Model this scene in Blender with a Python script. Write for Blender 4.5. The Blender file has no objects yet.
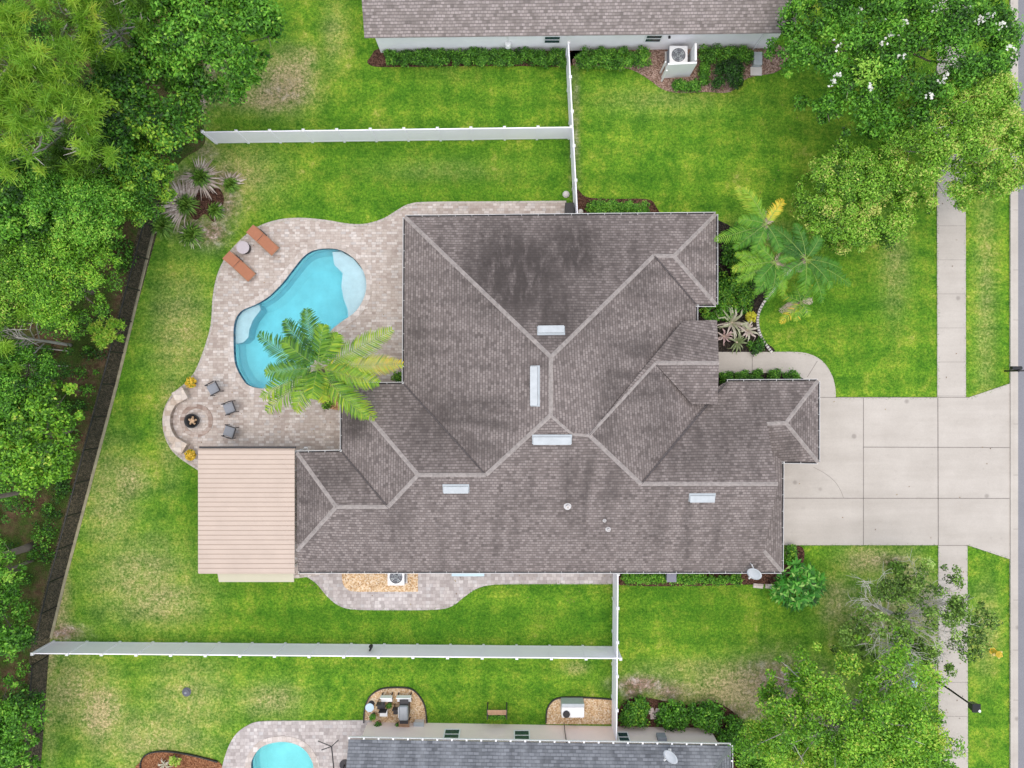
import bpy, bmesh, math, random
import numpy as np
from mathutils import Vector, Matrix
from mathutils.geometry import tessellate_polygon
R = math.radians
rnd = random.Random(7)
H, F = 41.0, 705.0
scene = bpy.context.scene
COL = scene.collection

def P(px, py, z=0.0):
    k = (H - z) / F
    return Vector(((px - 512) * k, (384 - py) * k, z))

# ------------------------------------------------------------------ object helpers
def tag(o, label=None, cat=None, group=None, kind=None):
    if label: o['label'] = label
    if cat: o['category'] = cat
    if group: o['group'] = group
    if kind: o['kind'] = kind
    return o

def thing(name, label, cat, loc=(0, 0, 0), rz=0.0, group=None):
    o = bpy.data.objects.new(name, None)
    o.empty_display_size = 0.3
    COL.objects.link(o)
    o.location = loc
    o.rotation_euler = (0, 0, rz)
    return tag(o, label, cat, group)

def wloc(o):
    v = Vector((0, 0, 0))
    while o is not None:
        v += Vector(o.location)
        o = o.parent
    return v

def link(name, me, parent=None, loc=(0, 0, 0), rot=(0, 0, 0)):
    o = bpy.data.objects.new(name, me)
    COL.objects.link(o)
    o.location = loc
    o.rotation_euler = rot
    if parent is not None: o.parent = parent
    return o

def kids(o):
    return [c for c in bpy.data.objects if c.parent == o]

def dup(root, loc, rz=0.0, label=None, scale=None):
    def cp(o, parent):
        c = o.copy(); COL.objects.link(c); c.parent = parent
        for k in kids(o): cp(k, c)
        return c
    r = cp(root, None)
    r.location = loc; r.rotation_euler = (0, 0, rz)
    if scale: r.scale = (scale,) * 3
    if label: r['label'] = label
    return r

class MB:
    """collects shapes, then links them as one mesh object"""
    def __init__(s): s.v = []; s.f = []; s.uv = []
    def add(s, vs, fs):
        n = len(s.v); s.v += [tuple(v) for v in vs]; s.f += [tuple(i + n for i in f) for f in fs]; return s
    def box(s, c, size, rz=0.0, taper=1.0, bev=0.0):
        cx, cy, cz = c; sx, sy, sz = size[0] / 2, size[1] / 2, size[2] / 2
        cs, sn = math.cos(rz), math.sin(rz)
        def T(x, y, z): return (cx + x * cs - y * sn, cy + x * sn + y * cs, cz + z)
        if bev <= 0:
            vs = [T(x * (taper if z > 0 else 1), y * (taper if z > 0 else 1), z) for z in (-sz, sz) for (x, y) in ((-sx, -sy), (sx, -sy), (sx, sy), (-sx, sy))]
            return s.add(vs, [(0, 3, 2, 1), (4, 5, 6, 7), (0, 1, 5, 4), (1, 2, 6, 5), (2, 3, 7, 6), (3, 0, 4, 7)])
        b = min(bev, sx * .9, sy * .9, sz * .9); rings = []
        def ring(hx, hy, z, r):
            out = []
            for (qx, qy, a0) in ((1, -1, -90), (1, 1, 0), (-1, 1, 90), (-1, -1, 180)):
                for k in range(3):
                    a = R(a0 + 45 * k)
                    out.append(T(qx * (hx - b) + r * math.cos(a), qy * (hy - b) + r * math.sin(a), z))
            return out
        rs = [ring(sx, sy, -sz, b * .3), ring(sx, sy, -sz + b, b), ring(sx, sy, sz - b, b), ring(sx, sy, sz - b * .3, b * .7), ring(sx, sy, sz, b * .2)]
        vs = [p for r_ in rs for p in r_]; fs = [tuple(reversed(range(12)))]
        for k in range(4):
            for i in range(12):
                j = (i + 1) % 12
                fs.append((k * 12 + i, k * 12 + j, (k + 1) * 12 + j, (k + 1) * 12 + i))
        fs.append(tuple(range(48, 60)))
        return s.add(vs, fs)
    def tube(s, pts, rad, n=8, cap=True):
        pts = [Vector(p) for p in pts]
        if not isinstance(rad, (list, tuple)): rad = [rad] * len(pts)
        vs = []; fs = []; up = Vector((0.123, 0.31, 0.94))
        for i, p in enumerate(pts):
            d = (pts[min(i + 1, len(pts) - 1)] - pts[max(i - 1, 0)]).normalized()
            a = d.cross(up)
            if a.length < .05: a = d.cross(Vector((1, 0, 0)))
            a.normalize(); b = d.cross(a)
            for k in range(n):
                t = 2 * math.pi * k / n
                vs.append(p + (a * math.cos(t) + b * math.sin(t)) * rad[i])
        for i in range(len(pts) - 1):
            for k in range(n):
                k2 = (k + 1) % n
                fs.append((i * n + k, (i + 1) * n + k, (i + 1) * n + k2, i * n + k2))
        if cap:
            fs.append(tuple(range(n))); fs.append(tuple(reversed(range((len(pts) - 1) * n, len(pts) * n))))
        return s.add(vs, fs)
    def lathe(s, c, prof, n=24):
        vs = []; fs = []; m = len(prof)
        for k in range(n):
            t = 2 * math.pi * k / n
            for (r, z) in prof: vs.append((c[0] + r * math.cos(t), c[1] + r * math.sin(t), c[2] + z))
        for k in range(n):
            k2 = (k + 1) % n
            for i in range(m - 1):
                fs.append((k * m + i, k2 * m + i, k2 * m + i + 1, k * m + i + 1))
        return s.add(vs, fs)
    def prism(s, outline, z0, z1, holes=()):
        """closed slab from plan outline (list of xy), with optional holes"""
        loops = [list(outline)] + [list(h) for h in holes]
        flat = [p for l in loops for p in l]
        tris = tessellate_polygon([[Vector((p[0], p[1], 0)) for p in l] for l in loops])
        n = len(flat)
        vs = [(p[0], p[1], z1) for p in flat] + [(p[0], p[1], z0) for p in flat]
        fs = []
        for t in tris:
            a, b, c = (flat[i] for i in t)
            if (b[0] - a[0]) * (c[1] - a[1]) - (b[1] - a[1]) * (c[0] - a[0]) < 0: t = (t[0], t[2], t[1])
            fs.append(tuple(t)); fs.append((t[0] + n, t[2] + n, t[1] + n))
        o = 0
        for li, l in enumerate(loops):
            m = len(l)
            area = sum(l[i][0] * l[(i + 1) % m][1] - l[(i + 1) % m][0] * l[i][1] for i in range(m))
            for i in range(m):
                j = (i + 1) % m
                q = (o + i, o + i + n, o + j + n, o + j)
                if (area < 0) != (li > 0): q = tuple(reversed(q))
                fs.append(q)
            o += m
        return s.add(vs, fs)
    def sheet(s, outline, z, holes=()):
        loops = [list(outline)] + [list(h) for h in holes]
        flat = [p for l in loops for p in l]
        tris = tessellate_polygon([[Vector((p[0], p[1], 0)) for p in l] for l in loops])
        fs = []
        for t in tris:
            a, b, c = (flat[i] for i in t)
            if (b[0] - a[0]) * (c[1] - a[1]) - (b[1] - a[1]) * (c[0] - a[0]) < 0: t = (t[0], t[2], t[1])
            fs.append(tuple(t))
        return s.add([(p[0], p[1], z) for p in flat], fs)
    def mesh(s, name, m, org=(0, 0, 0), smooth=False):
        me = bpy.data.meshes.new(name)
        me.from_pydata([(v[0] - org[0], v[1] - org[1], v[2] - org[2]) for v in s.v], [], s.f)
        me.materials.append(m)
        if smooth:
            me.polygons.foreach_set('use_smooth', [True] * len(me.polygons))
        me.update()
        return me
    def build(s, name, m, parent=None, smooth=False, org=None):
        if org is None: org = wloc(parent) if parent is not None else Vector((0, 0, 0))
        return link(name, s.mesh(name, m, org, smooth), parent)

def smooth_loop(pts, n=6, closed=True):
    """Catmull-Rom through plan points"""
    out = []; m = len(pts)
    rng = range(m) if closed else range(m - 1)
    for i in rng:
        if closed: p0, p1, p2, p3 = pts[i - 1], pts[i], pts[(i + 1) % m], pts[(i + 2) % m]
        else: p0, p1, p2, p3 = pts[max(i - 1, 0)], pts[i], pts[i + 1], pts[min(i + 2, m - 1)]
        for k in range(n):
            t = k / n
            out.append(tuple(0.5 * (2 * p1[j] + (p2[j] - p0[j]) * t + (2 * p0[j] - 5 * p1[j] + 4 * p2[j] - p3[j]) * t * t + (3 * p1[j] - p0[j] - 3 * p2[j] + p3[j]) * t ** 3) for j in range(2)))
    if not closed: out.append(tuple(pts[-1][:2]))
    return out

def W(pts, z=0.0): return [tuple(P(x, y, z)[:2]) for x, y in pts]

def offset_loop(loop, d):
    """loop moved outwards by d (any winding)"""
    m = len(loop); out = []
    area = sum(loop[i][0] * loop[(i + 1) % m][1] - loop[(i + 1) % m][0] * loop[i][1] for i in range(m))
    sg = 1 if area > 0 else -1
    for i in range(m):
        a, b = Vector(loop[i - 1]), Vector(loop[(i + 1) % m])
        t = (b - a).normalized()
        out.append((loop[i][0] + t.y * d * sg, loop[i][1] - t.x * d * sg))
    return out

# ------------------------------------------------------------------ material helpers
class NT:
    def __init__(s, name):
        s.m = bpy.data.materials.new(name); s.m.use_nodes = True
        s.t = s.m.node_tree; s.t.nodes.clear()
        s.out = s.t.nodes.new('ShaderNodeOutputMaterial')
    def n(s, typ, **kw):
        nd = s.t.nodes.new('ShaderNode' + typ)
        for k, v in kw.items():
            if k.startswith('i_'):
                key = k[2:].replace('_', ' ')
                s.put(nd.inputs[key], v)
            else: setattr(nd, k, v)
        return nd
    def put(s, sock, v):
        if isinstance(v, bpy.types.NodeSocket): s.t.links.new(v, sock)
        elif isinstance(v, (tuple, list)) and sock.type == 'RGBA': sock.default_value = (*v[:3], 1)
        else: sock.default_value = v
    def coord(s, kind='Object', scale=None, rz=0.0):
        o = s.n('TexCoord').outputs[kind]
        if scale is not None or rz:
            mp = s.n('Mapping'); s.put(mp.inputs['Vector'], o)
            if scale is not None: mp.inputs['Scale'].default_value = scale if isinstance(scale, tuple) else (scale,) * 3
            mp.inputs['Rotation'].default_value = (0, 0, rz)
            o = mp.outputs[0]
        return o
    def noise(s, vec, scale, detail=4, rough=.6):
        nd = s.n('TexNoise'); s.put(nd.inputs['Vector'], vec)
        nd.inputs['Scale'].default_value = scale; nd.inputs['Detail'].default_value = detail; nd.inputs['Roughness'].default_value = rough
        return nd.outputs['Fac']
    def ramp(s, fac, stops, interp='LINEAR'):
        nd = s.n('ValToRGB'); s.put(nd.inputs[0], fac); cr = nd.color_ramp; cr.interpolation = interp
        while len(cr.elements) < len(stops): cr.elements.new(.5)
        for e, (p, c) in zip(cr.elements, stops):
            e.position = p; e.color = (*c, 1) if isinstance(c, (tuple, list)) else (c, c, c, 1)
        return nd.outputs['Color']
    def mix(s, fac, a, b, mode='MIX'):
        nd = s.n('MixRGB', blend_type=mode)
        s.put(nd.inputs[0], fac); s.put(nd.inputs[1], a); s.put(nd.inputs[2], b)
        return nd.outputs[0]
    def math(s, op, a, b=0.0, clamp=False):
        nd = s.n('Math', operation=op, use_clamp=clamp); s.put(nd.inputs[0], a); s.put(nd.inputs[1], b)
        return nd.outputs[0]
    def bump(s, h, strength=.3, dist=.02):
        nd = s.n('Bump'); nd.inputs['Strength'].default_value = strength; nd.inputs['Distance'].default_value = dist
        s.put(nd.inputs['Height'], h); return nd.outputs[0]
    def bsdf(s, col, rough=.7, metal=0.0, spec=.4, normal=None):
        b = s.n('BsdfPrincipled'); s.put(b.inputs['Base Color'], col); s.put(b.inputs['Roughness'], rough)
        b.inputs['Metallic'].default_value = metal; b.inputs['Specular IOR Level'].default_value = spec
        if normal is not None: s.put(b.inputs['Normal'], normal)
        s.t.links.new(b.outputs[0], s.out.inputs[0]); return b

def sc(c, k): return tuple(min(1, x * k) for x in c)

def plain(name, col, rough=.6, var=.12, scale=3.0, metal=0.0, bump=.0, spec=.4, fine=None):
    t = NT(name); co = t.coord()
    n = t.noise(co, scale, 6, .65)
    c = t.ramp(n, [(.25, sc(col, 1 - var)), (.75, sc(col, 1 + var))])
    nm = None
    if bump: nm = t.bump(t.noise(co, fine or scale * 6, 4), bump)
    t.bsdf(c, rough, metal, spec, nm)
    return t.m

def shingles(name, ca, cb, stain_shade=None, course=.155, tab=.2, stain_amt=.75, dots=.25):
    t = NT(name); uv = t.coord('UV')
    jn = t.n('TexNoise'); t.put(jn.inputs['Vector'], uv); jn.inputs['Scale'].default_value = 1.6; jn.inputs['Detail'].default_value = 2
    uvj = t.n('VectorMath', operation='MULTIPLY_ADD'); t.put(uvj.inputs[0], jn.outputs['Color']); uvj.inputs[1].default_value = (.12, .06, 0); t.put(uvj.inputs[2], uv)
    br = t.n('TexBrick', offset=.5, squash=1.0)
    t.put(br.inputs['Vector'], uvj.outputs[0])
    br.inputs['Color1'].default_value = (0, 0, 0, 1); br.inputs['Color2'].default_value = (1, 1, 1, 1); br.inputs['Mortar'].default_value = (.5, .5, .5, 1)
    br.inputs['Scale'].default_value = 1.0; br.inputs['Mortar Size'].default_value = .02; br.inputs['Mortar Smooth'].default_value = .5
    br.inputs['Brick Width'].default_value = tab; br.inputs['Row Height'].default_value = course
    base = t.ramp(br.outputs['Color'], [(0, sc(ca, .68)), (.15, sc(ca, .90)), (.35, sc(ca, 1.02)), (.75, cb), (1, sc(cb, 1.08))])
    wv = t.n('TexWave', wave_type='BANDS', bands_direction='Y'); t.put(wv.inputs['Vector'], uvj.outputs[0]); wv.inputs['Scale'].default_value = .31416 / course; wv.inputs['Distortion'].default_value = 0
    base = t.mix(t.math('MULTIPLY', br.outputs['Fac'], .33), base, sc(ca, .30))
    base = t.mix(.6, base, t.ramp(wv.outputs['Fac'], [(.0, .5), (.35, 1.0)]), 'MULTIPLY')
    # dark algae streaks running down the slope, and broad weathering
    mp = t.n('Mapping'); t.put(mp.inputs['Vector'], uv); mp.inputs['Scale'].default_value = (1.3, .16, 1)
    n1 = t.noise(mp.outputs[0], 1.0, 5, .6)
    n2 = t.noise(uv, .22, 4, .55)
    n3 = t.noise(uv, 2.2, 5, .7)
    st = t.math('MULTIPLY', t.ramp(n1, [(.42, 0.0), (.68, 1.0)]), t.ramp(n2, [(.4, .15), (.62, 1.0)]))
    base = t.mix(t.math('MULTIPLY', st, stain_amt), base, stain_shade or sc(ca, .35))
    base = t.mix(.5, base, t.ramp(n3, [(.25, .62), (.75, 1.0)]), 'MULTIPLY')
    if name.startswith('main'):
        at = t.n('Attribute', attribute_name='stain_shade')
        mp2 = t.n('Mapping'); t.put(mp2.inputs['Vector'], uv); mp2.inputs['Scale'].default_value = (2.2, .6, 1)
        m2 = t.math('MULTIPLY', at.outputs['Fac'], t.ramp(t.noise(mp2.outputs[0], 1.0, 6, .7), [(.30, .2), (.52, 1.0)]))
        base = t.mix(t.math('MULTIPLY', m2, .9), base, sc(ca, .25))  # painted mask: real staining, plus shade of the north-facing slopes
    # each course steps up towards its lower edge
    h = t.math('SUBTRACT', 1.0, br.outputs['Fac'])
    nm = t.bump(t.math('ADD', h, t.math('MULTIPLY', t.noise(uv, 45, 2), .5)), .55, .02)
    t.bsdf(base, .92, 0, .2, nm)
    return t.m

def pavers(name, stops, bw=.22, bh=.15, rz=0.0, mortar=(.2, .17, .15)):
    t = NT(name); co = t.coord('Object', None, rz) if rz else t.coord()
    br = t.n('TexBrick', offset=.5, squash=1.35, squash_frequency=2)
    t.put(br.inputs['Vector'], co)
    br.inputs['Color1'].default_value = (0, 0, 0, 1); br.inputs['Color2'].default_value = (1, 1, 1, 1); br.inputs['Mortar'].default_value = (.5, .5, .5, 1)
    br.inputs['Scale'].default_value = 1.0; br.inputs['Mortar Size'].default_value = .008
    br.inputs['Brick Width'].default_value = bw; br.inputs['Row Height'].default_value = bh
    c = t.ramp(br.outputs['Color'], stops)
    c = t.mix(t.math('MULTIPLY', br.outputs['Fac'], .45), c, mortar)
    n = t.noise(co, .45, 5, .6)
    c = t.mix(.6, c, t.ramp(n, [(.3, (.70, .67, .64)), (.66, (1, 1, 1))]), 'MULTIPLY')
    c = t.mix(.6, c, t.ramp(t.noise(co, 5, 4, .7), [(.32, (.74, .73, .72)), (.66, (1.08, 1.08, 1.08))]), 'MULTIPLY')
    nm = t.bump(t.math('SUBTRACT', t.noise(co, 30, 3), br.outputs['Fac']), .3, .01)
    t.bsdf(c, .85, 0, .25, nm)
    return t.m

def leafmat(name, stops, trans=.22, rough=.5):
    t = NT(name)
    if stops[0][1][1] < .2 and len(stops) == 4: stops = [(p_, (min(.6, c_[0] * k_ * .86), min(.6, c_[1] * k_), min(.6, c_[2] * k_ * .76))) for (p_, c_), k_ in zip(stops, (.75, 1.65, 2.1, 2.0))]
    at = t.n('Attribute', attribute_name='tint')
    c = t.ramp(at.outputs['Fac'], stops)
    b = t.n('BsdfPrincipled'); t.put(b.inputs['Base Color'], c); b.inputs['Roughness'].default_value = rough; b.inputs['Specular IOR Level'].default_value = .35
    tr = t.n('BsdfTranslucent'); t.put(tr.inputs['Color'], t.mix(1.0, c, (1.0, 1.0, .55), 'MULTIPLY'))
    mx = t.n('MixShader'); mx.inputs[0].default_value = trans
    t.t.links.new(b.outputs[0], mx.inputs[1]); t.t.links.new(tr.outputs[0], mx.inputs[2])
    t.t.links.new(mx.outputs[0], t.out.inputs[0])
    return t.m

GAIN = 1.0
m_white = plain('white_vinyl', (.90, .88, .93), .45, .05, .7)
m_white2 = plain('white_paint', (.78, .78, .77), .5, .05, 2)
m_gutter = plain('gutter_metal', (.60, .60, .585), .4, .06, 3)
m_black = plain('black_metal', (.018, .018, .019), .45, .2, 4)
m_dark = plain('dark_frame', (.035, .033, .035), .55, .2, 5)
m_stucco = plain('beige_stucco', (.56, .49, .43), .9, .06, 1.2, bump=.25, fine=40)
m_stucco_w = plain('pale_stucco', (.87, .85, .86), .9, .05, 1.0, bump=.2, fine=40)
m_stucco_b = plain('tan_stucco', (.86, .73, .655), .9, .05, .8, bump=.25, fine=40)
m_ridge = plain('ridge_shingle', (.30, .268, .248), .9, .34, 5, bump=.5, fine=14)
m_vent = plain('galvanised_vent', (.40, .435, .45), .45, .12, 3, metal=.15)
m_pipe = plain('vent_pipe_plastic', (.62, .6, .58), .6, .1, 4)
m_bark = plain('grey_brown_bark', (.22, .18, .145), .95, .3, 4, bump=.8, fine=16)
m_bark_pale = plain('pale_grey_bark', (.44, .41, .37), .95, .25, 4, bump=.6, fine=16)
m_palmtrunk = plain('palm_trunk', (.33, .27, .21), .95, .3, 6, bump=.8, fine=20)
m_frond_rib = plain('frond_rib', (.20, .30, .06), .6, .2, 3)
m_dead = plain('dead_frond', (.52, .43, .33), .9, .2, 5)
m_mulch = None
m_terracotta = plain('terracotta_sling', (.37, .155, .085), .8, .08, 6, bump=.2, fine=60)
m_greycush = plain('grey_cushion', (.25, .265, .29), .85, .1, 6, bump=.2, fine=60)
m_stone = pavers('wall_stone', [(0, (.48, .39, .31)), (.35, (.60, .51, .42)), (.7, (.67, .60, .52)), (1, (.52, .46, .41))], .34, .3)
m_wood = plain('brown_wood', (.36, .22, .13), .7, .25, 5)
m_glass = plain('dark_window_glass', (.03, .06, .065), .08, .1, 2, spec=.7)
m_pebble_l = plain('pale_concrete', (.58, .55, .51), .85, .06, 2)
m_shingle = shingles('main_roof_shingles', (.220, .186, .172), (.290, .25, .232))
m_shingle_n = shingles('pale_roof_shingles', (.27, .235, .215), (.36, .315, .295), stain_amt=.12)
m_shingle_s = shingles('slate_grey_roof_shingles', (.155, .165, .18), (.20, .212, .23), stain_shade=(.36, .38, .40), stain_amt=.5, course=.17, tab=.3)
m_paver = pavers('patio_pavers', [(0, (.43, .36, .315)), (.3, (.505, .435, .385)), (.65, (.56, .495, .44)), (.88, (.68, .63, .585)), (1, (.50, .465, .44))])
m_paver_g = pavers('grey_pavers', [(0, (.38, .345, .33)), (.3, (.46, .42, .40)), (.6, (.53, .485, .465)), (.85, (.60, .565, .54)), (1, (.48, .46, .455))], .2, .2)
m_coping = pavers('pool_coping', [(0, (.46, .40, .355)), (.5, (.57, .51, .46)), (1, (.68, .63, .59))], .28, .3)

def mk_concrete():
    t = NT('driveway_concrete'); co = t.coord()
    n = t.noise(co, .5, 6, .6); n2 = t.noise(co, 14, 4, .6); n3 = t.noise(co, 2.4, 6, .75)
    c = t.ramp(n, [(.25, (.435, .40, .352)), (.75, (.515, .478, .425))])
    c = t.mix(.5, c, t.ramp(n2, [(.3, .84), (.7, 1.0)]), 'MULTIPLY')
    c = t.mix(t.ramp(n3, [(.60, 0.0), (.74, .4)]), c, (.30, .27, .24))
    pm_ = t.n('Mapping'); t.put(pm_.inputs['Vector'], co); pm_.inputs['Scale'].default_value = (.12, 1.1, 1)
    c = t.mix(.55, c, t.ramp(t.noise(pm_.outputs[0], 1.0, 5, .65), [(.34, (.84, .83, .82)), (.6, (1, 1, 1))]), 'MULTIPLY')
    sp_ = t.n('TexVoronoi'); t.put(sp_.inputs['Vector'], co); sp_.inputs['Scale'].default_value = .55
    c = t.mix(t.ramp(sp_.outputs['Distance'], [(.05, .55), (.10, 0.0)]), c, (.2, .18, .16))
    t.bsdf(c, .9, 0, .25, t.bump(n2, .15, .01)); return t.m
m_conc = mk_concrete()
m_joint = plain('dark_joint', (.21, .19, .17), .95, .2, 6)  # even dark colour of the concrete joints

def mk_asphalt():
    t = NT('asphalt'); co = t.coord()
    c = t.ramp(t.noise(co, 60, 3), [(.3, (.17, .17, .185)), (.7, (.27, .27, .29))])
    c = t.mix(.6, c, t.ramp(t.noise(co, .5, 5), [(.3, .8), (.7, 1.0)]), 'MULTIPLY')
    t.bsdf(c, .9, 0, .3, t.bump(t.noise(co, 80, 2), .3, .01)); return t.m
m_asphalt = mk_asphalt()

def mk_lawn():
    t = NT('lawn_grass'); co = t.coord()
    n0 = t.noise(co, .13, 4, .55); n1 = t.noise(co, .55, 6, .65); n2 = t.noise(co, 2.3, 6, .72); n3 = t.noise(co, 7, 5, .75); n4 = t.noise(co, 20, 3, .7)
    f = t.math('ADD', t.math('MULTIPLY', n1, .40), t.math('ADD', t.math('MULTIPLY', n2, .34), t.math('ADD', t.math('MULTIPLY', n0, .12), t.math('MULTIPLY', n3, .14))))
    c = t.ramp(f, [(.37, (.040, .132, .012)), (.44, (.072, .200, .014)), (.505, (.125, .265, .020)), (.565, (.22, .325, .032)), (.63, (.37, .38, .10))])
    # mowing stripes, both ways
    for d, sc_, am in (('X', .17, .15), ('Y', .21, .2)):
        w = t.n('TexWave', wave_type='BANDS', bands_direction=d); t.put(w.inputs['Vector'], co)
        w.inputs['Scale'].default_value = sc_; w.inputs['Distortion'].default_value = 3.5; w.inputs['Detail'].default_value = 4; w.inputs['Detail Scale'].default_value = .5
        c = t.mix(am, c, t.ramp(w.outputs['Fac'], [(.2, (.42, .56, .5)), (.8, (1.3, 1.2, 1.05))]), 'MULTIPLY')
    dry = t.n('Attribute', attribute_name='dry').outputs['Fac']; dirt = t.n('Attribute', attribute_name='dirt').outputs['Fac']; lush = t.n('Attribute', attribute_name='lush').outputs['Fac']
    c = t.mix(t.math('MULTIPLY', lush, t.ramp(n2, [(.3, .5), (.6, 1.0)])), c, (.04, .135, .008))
    br = t.math('SUBTRACT', t.math('ADD', t.math('MULTIPLY', n2, .9), t.math('MULTIPLY', n3, .7)), .8)
    dm = t.math('ADD', t.math('MULTIPLY', dry, 1.15), t.math('MULTIPLY', br, t.math('MULTIPLY', dry, 5.0)), True)
    c = t.mix(t.math('MULTIPLY', dm, .9), c, t.ramp(n3, [(.3, (.27, .235, .085)), (.55, (.47, .385, .20)), (.75, (.56, .47, .31))]))
    em = t.math('ADD', t.math('MULTIPLY', dirt, 1.2), t.math('MULTIPLY', br, t.math('MULTIPLY', dirt, 3.5)), True)
    c = t.mix(em, c, t.ramp(n2, [(.35, (.15, .085, .055)), (.52, (.30, .22, .17)), (.65, (.50, .44, .40))]))
    g = t.math('ADD', t.math('MULTIPLY', n3, .5), t.math('MULTIPLY', n4, .5))
    c = t.mix(.85, c, t.ramp(g, [(.37, (.26, .33, .30)), (.5, (.92, .92, .92)), (.61, (1.62, 1.5, 1.4))]), 'MULTIPLY')
    t.bsdf(c, .95, 0, .12, t.bump(g, .8, .06)); return t.m
m_lawn = mk_lawn()

def mk_litter():
    t = NT('forest_floor_litter'); co = t.coord()
    n1 = t.noise(co, .5, 6, .65); n2 = t.noise(co, 3, 6, .75); n3 = t.noise(co, 14, 4, .75)
    c = t.ramp(n2, [(.3, (.045, .03, .016)), (.45, (.12, .075, .04)), (.58, (.2, .13, .075)), (.72, (.32, .23, .15))])
    gm = t.ramp(t.math('ADD', t.math('MULTIPLY', n1, .7), t.math('MULTIPLY', n2, .3)), [(.43, 0.0), (.54, .9)])
    c = t.mix(gm, c, t.ramp(n3, [(.3, (.02, .05, .007)), (.7, (.075, .15, .018))]))
    c = t.mix(.8, c, t.ramp(n3, [(.3, .45), (.7, 1.15)]), 'MULTIPLY')
    t.bsdf(c, .95, 0, .15, t.bump(n3, .9, .08)); return t.m
m_litter = mk_litter()

def mk_granular(name, stops, scale=16, bump=.9):
    t = NT(name); co = t.coord()
    v = t.n('TexVoronoi'); t.put(v.inputs['Vector'], co); v.inputs['Scale'].default_value = scale
    sepx = t.n('SeparateColor'); t.put(sepx.inputs[0], v.outputs['Color'])
    c = t.ramp(sepx.outputs[0], stops)
    c = t.mix(.5, c, t.ramp(t.noise(co, 2, 5), [(.3, .6), (.7, 1.1)]), 'MULTIPLY')
    t.bsdf(c, .95, 0, .2, t.bump(t.math('SUBTRACT', 1.0, v.outputs['Distance']), bump, .05)); return t.m
m_mulch = mk_granular('dark_mulch', [(0, (.03, .015, .01)), (.5, (.085, .04, .026)), (1, (.17, .09, .06))])
m_mulch_dk = mk_granular('black_mulch', [(0, (.012, .01, .009)), (.6, (.03, .025, .02)), (1, (.07, .055, .04))])
m_mulch_red = mk_granular('red_brown_mulch', [(0, (.13, .05, .022)), (.5, (.24, .10, .045)), (1, (.36, .18, .09))])
m_pine_straw = mk_granular('pink_brown_mulch', [(0, (.14, .08, .06)), (.5, (.30, .19, .14)), (1, (.46, .33, .27))])
m_gravel = mk_granular('tan_river_gravel', [(0, (.42, .25, .12)), (.35, (.62, .42, .23)), (.7, (.72, .54, .34)), (1, (.78, .66, .50))], 15, .5)

# ------------------------------------------------------------------ foliage helpers
def leaf_obj(name, C, N, L, Wd, tint, m, parent, kind=None, rng=None, blunt=False):
    n = len(C); rng = rng or np.random.default_rng(1)
    N = N / (np.linalg.norm(N, axis=1, keepdims=True) + 1e-9)
    r = rng.normal(size=(n, 3)); T = r - (r * N).sum(1, keepdims=True) * N
    T /= np.linalg.norm(T, axis=1, keepdims=True) + 1e-9
    S = np.cross(N, T)
    L = np.broadcast_to(L, (n,))[:, None]; Wd = np.broadcast_to(Wd, (n,))[:, None]
    V = np.empty((n, 4, 3))
    V[:, 0] = C - T * L * .5
    V[:, 1] = C + S * Wd * .5 + N * Wd * .18 + T * L * .05
    V[:, 2] = C + T * L * .5 - N * L * .12
    V[:, 3] = C - S * Wd * .5 + N * Wd * .18 + T * L * .05
    o = quad_obj(name, V, tint, m, parent)
    if kind: o['kind'] = kind
    return o

def quad_obj(name, V, tint, m, parent):
    n = len(V)
    org = np.array(wloc(parent)) if parent is not None else np.zeros(3)
    co = (V.reshape(-1, 3) - org).astype(np.float32)
    me = bpy.data.meshes.new(name)
    me.vertices.add(n * 4); me.vertices.foreach_set('co', co.ravel())
    me.loops.add(n * 4); me.loops.foreach_set('vertex_index', np.arange(n * 4, dtype=np.int32))
    me.polygons.add(n); me.polygons.foreach_set('loop_start', np.arange(0, n * 4, 4, dtype=np.int32))
    me.polygons.foreach_set('loop_total', np.full(n, 4, dtype=np.int32))
    a = me.attributes.new('tint', 'FLOAT', 'POINT')
    a.data.foreach_set('value', np.repeat(np.clip(tint, 0, 1), 4).astype(np.float32))
    me.materials.append(m); me.update(calc_edges=True); me.validate()
    return link(name, me, parent)

def clump_leaves(rng, cen, rad, per, up=.55, tint_sd=.16, leaf_sd=.2, base=.5, flat=.8):
    """leaves on the shells of many clumps"""
    k = len(cen)
    per = np.maximum(8, np.broadcast_to(per, (k,)) * np.clip((rad / (np.mean(rad) + 1e-6)) ** 1.5, .25, 1.6)).astype(int)
    idx = np.repeat(np.arange(k), per); n = len(idx)
    d = rng.normal(size=(n, 3)); d[:, 2] += .35; d /= np.linalg.norm(d, axis=1, keepdims=True)
    rr = rad[idx] * (rng.uniform(.35, 1.0, n) ** .6) * (1 + .18 * rng.normal(size=n))
    C = cen[idx] + d * rr[:, None] * np.array([1, 1, flat])
    N = d * .5 + rng.normal(size=(n, 3)) * .55; N[:, 2] += up + .15
    ct = np.clip(base + rng.normal(size=k) * tint_sd, 0, 1)
    tint = ct[idx] + rng.normal(size=n) * leaf_sd
    return C, N, tint

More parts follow.
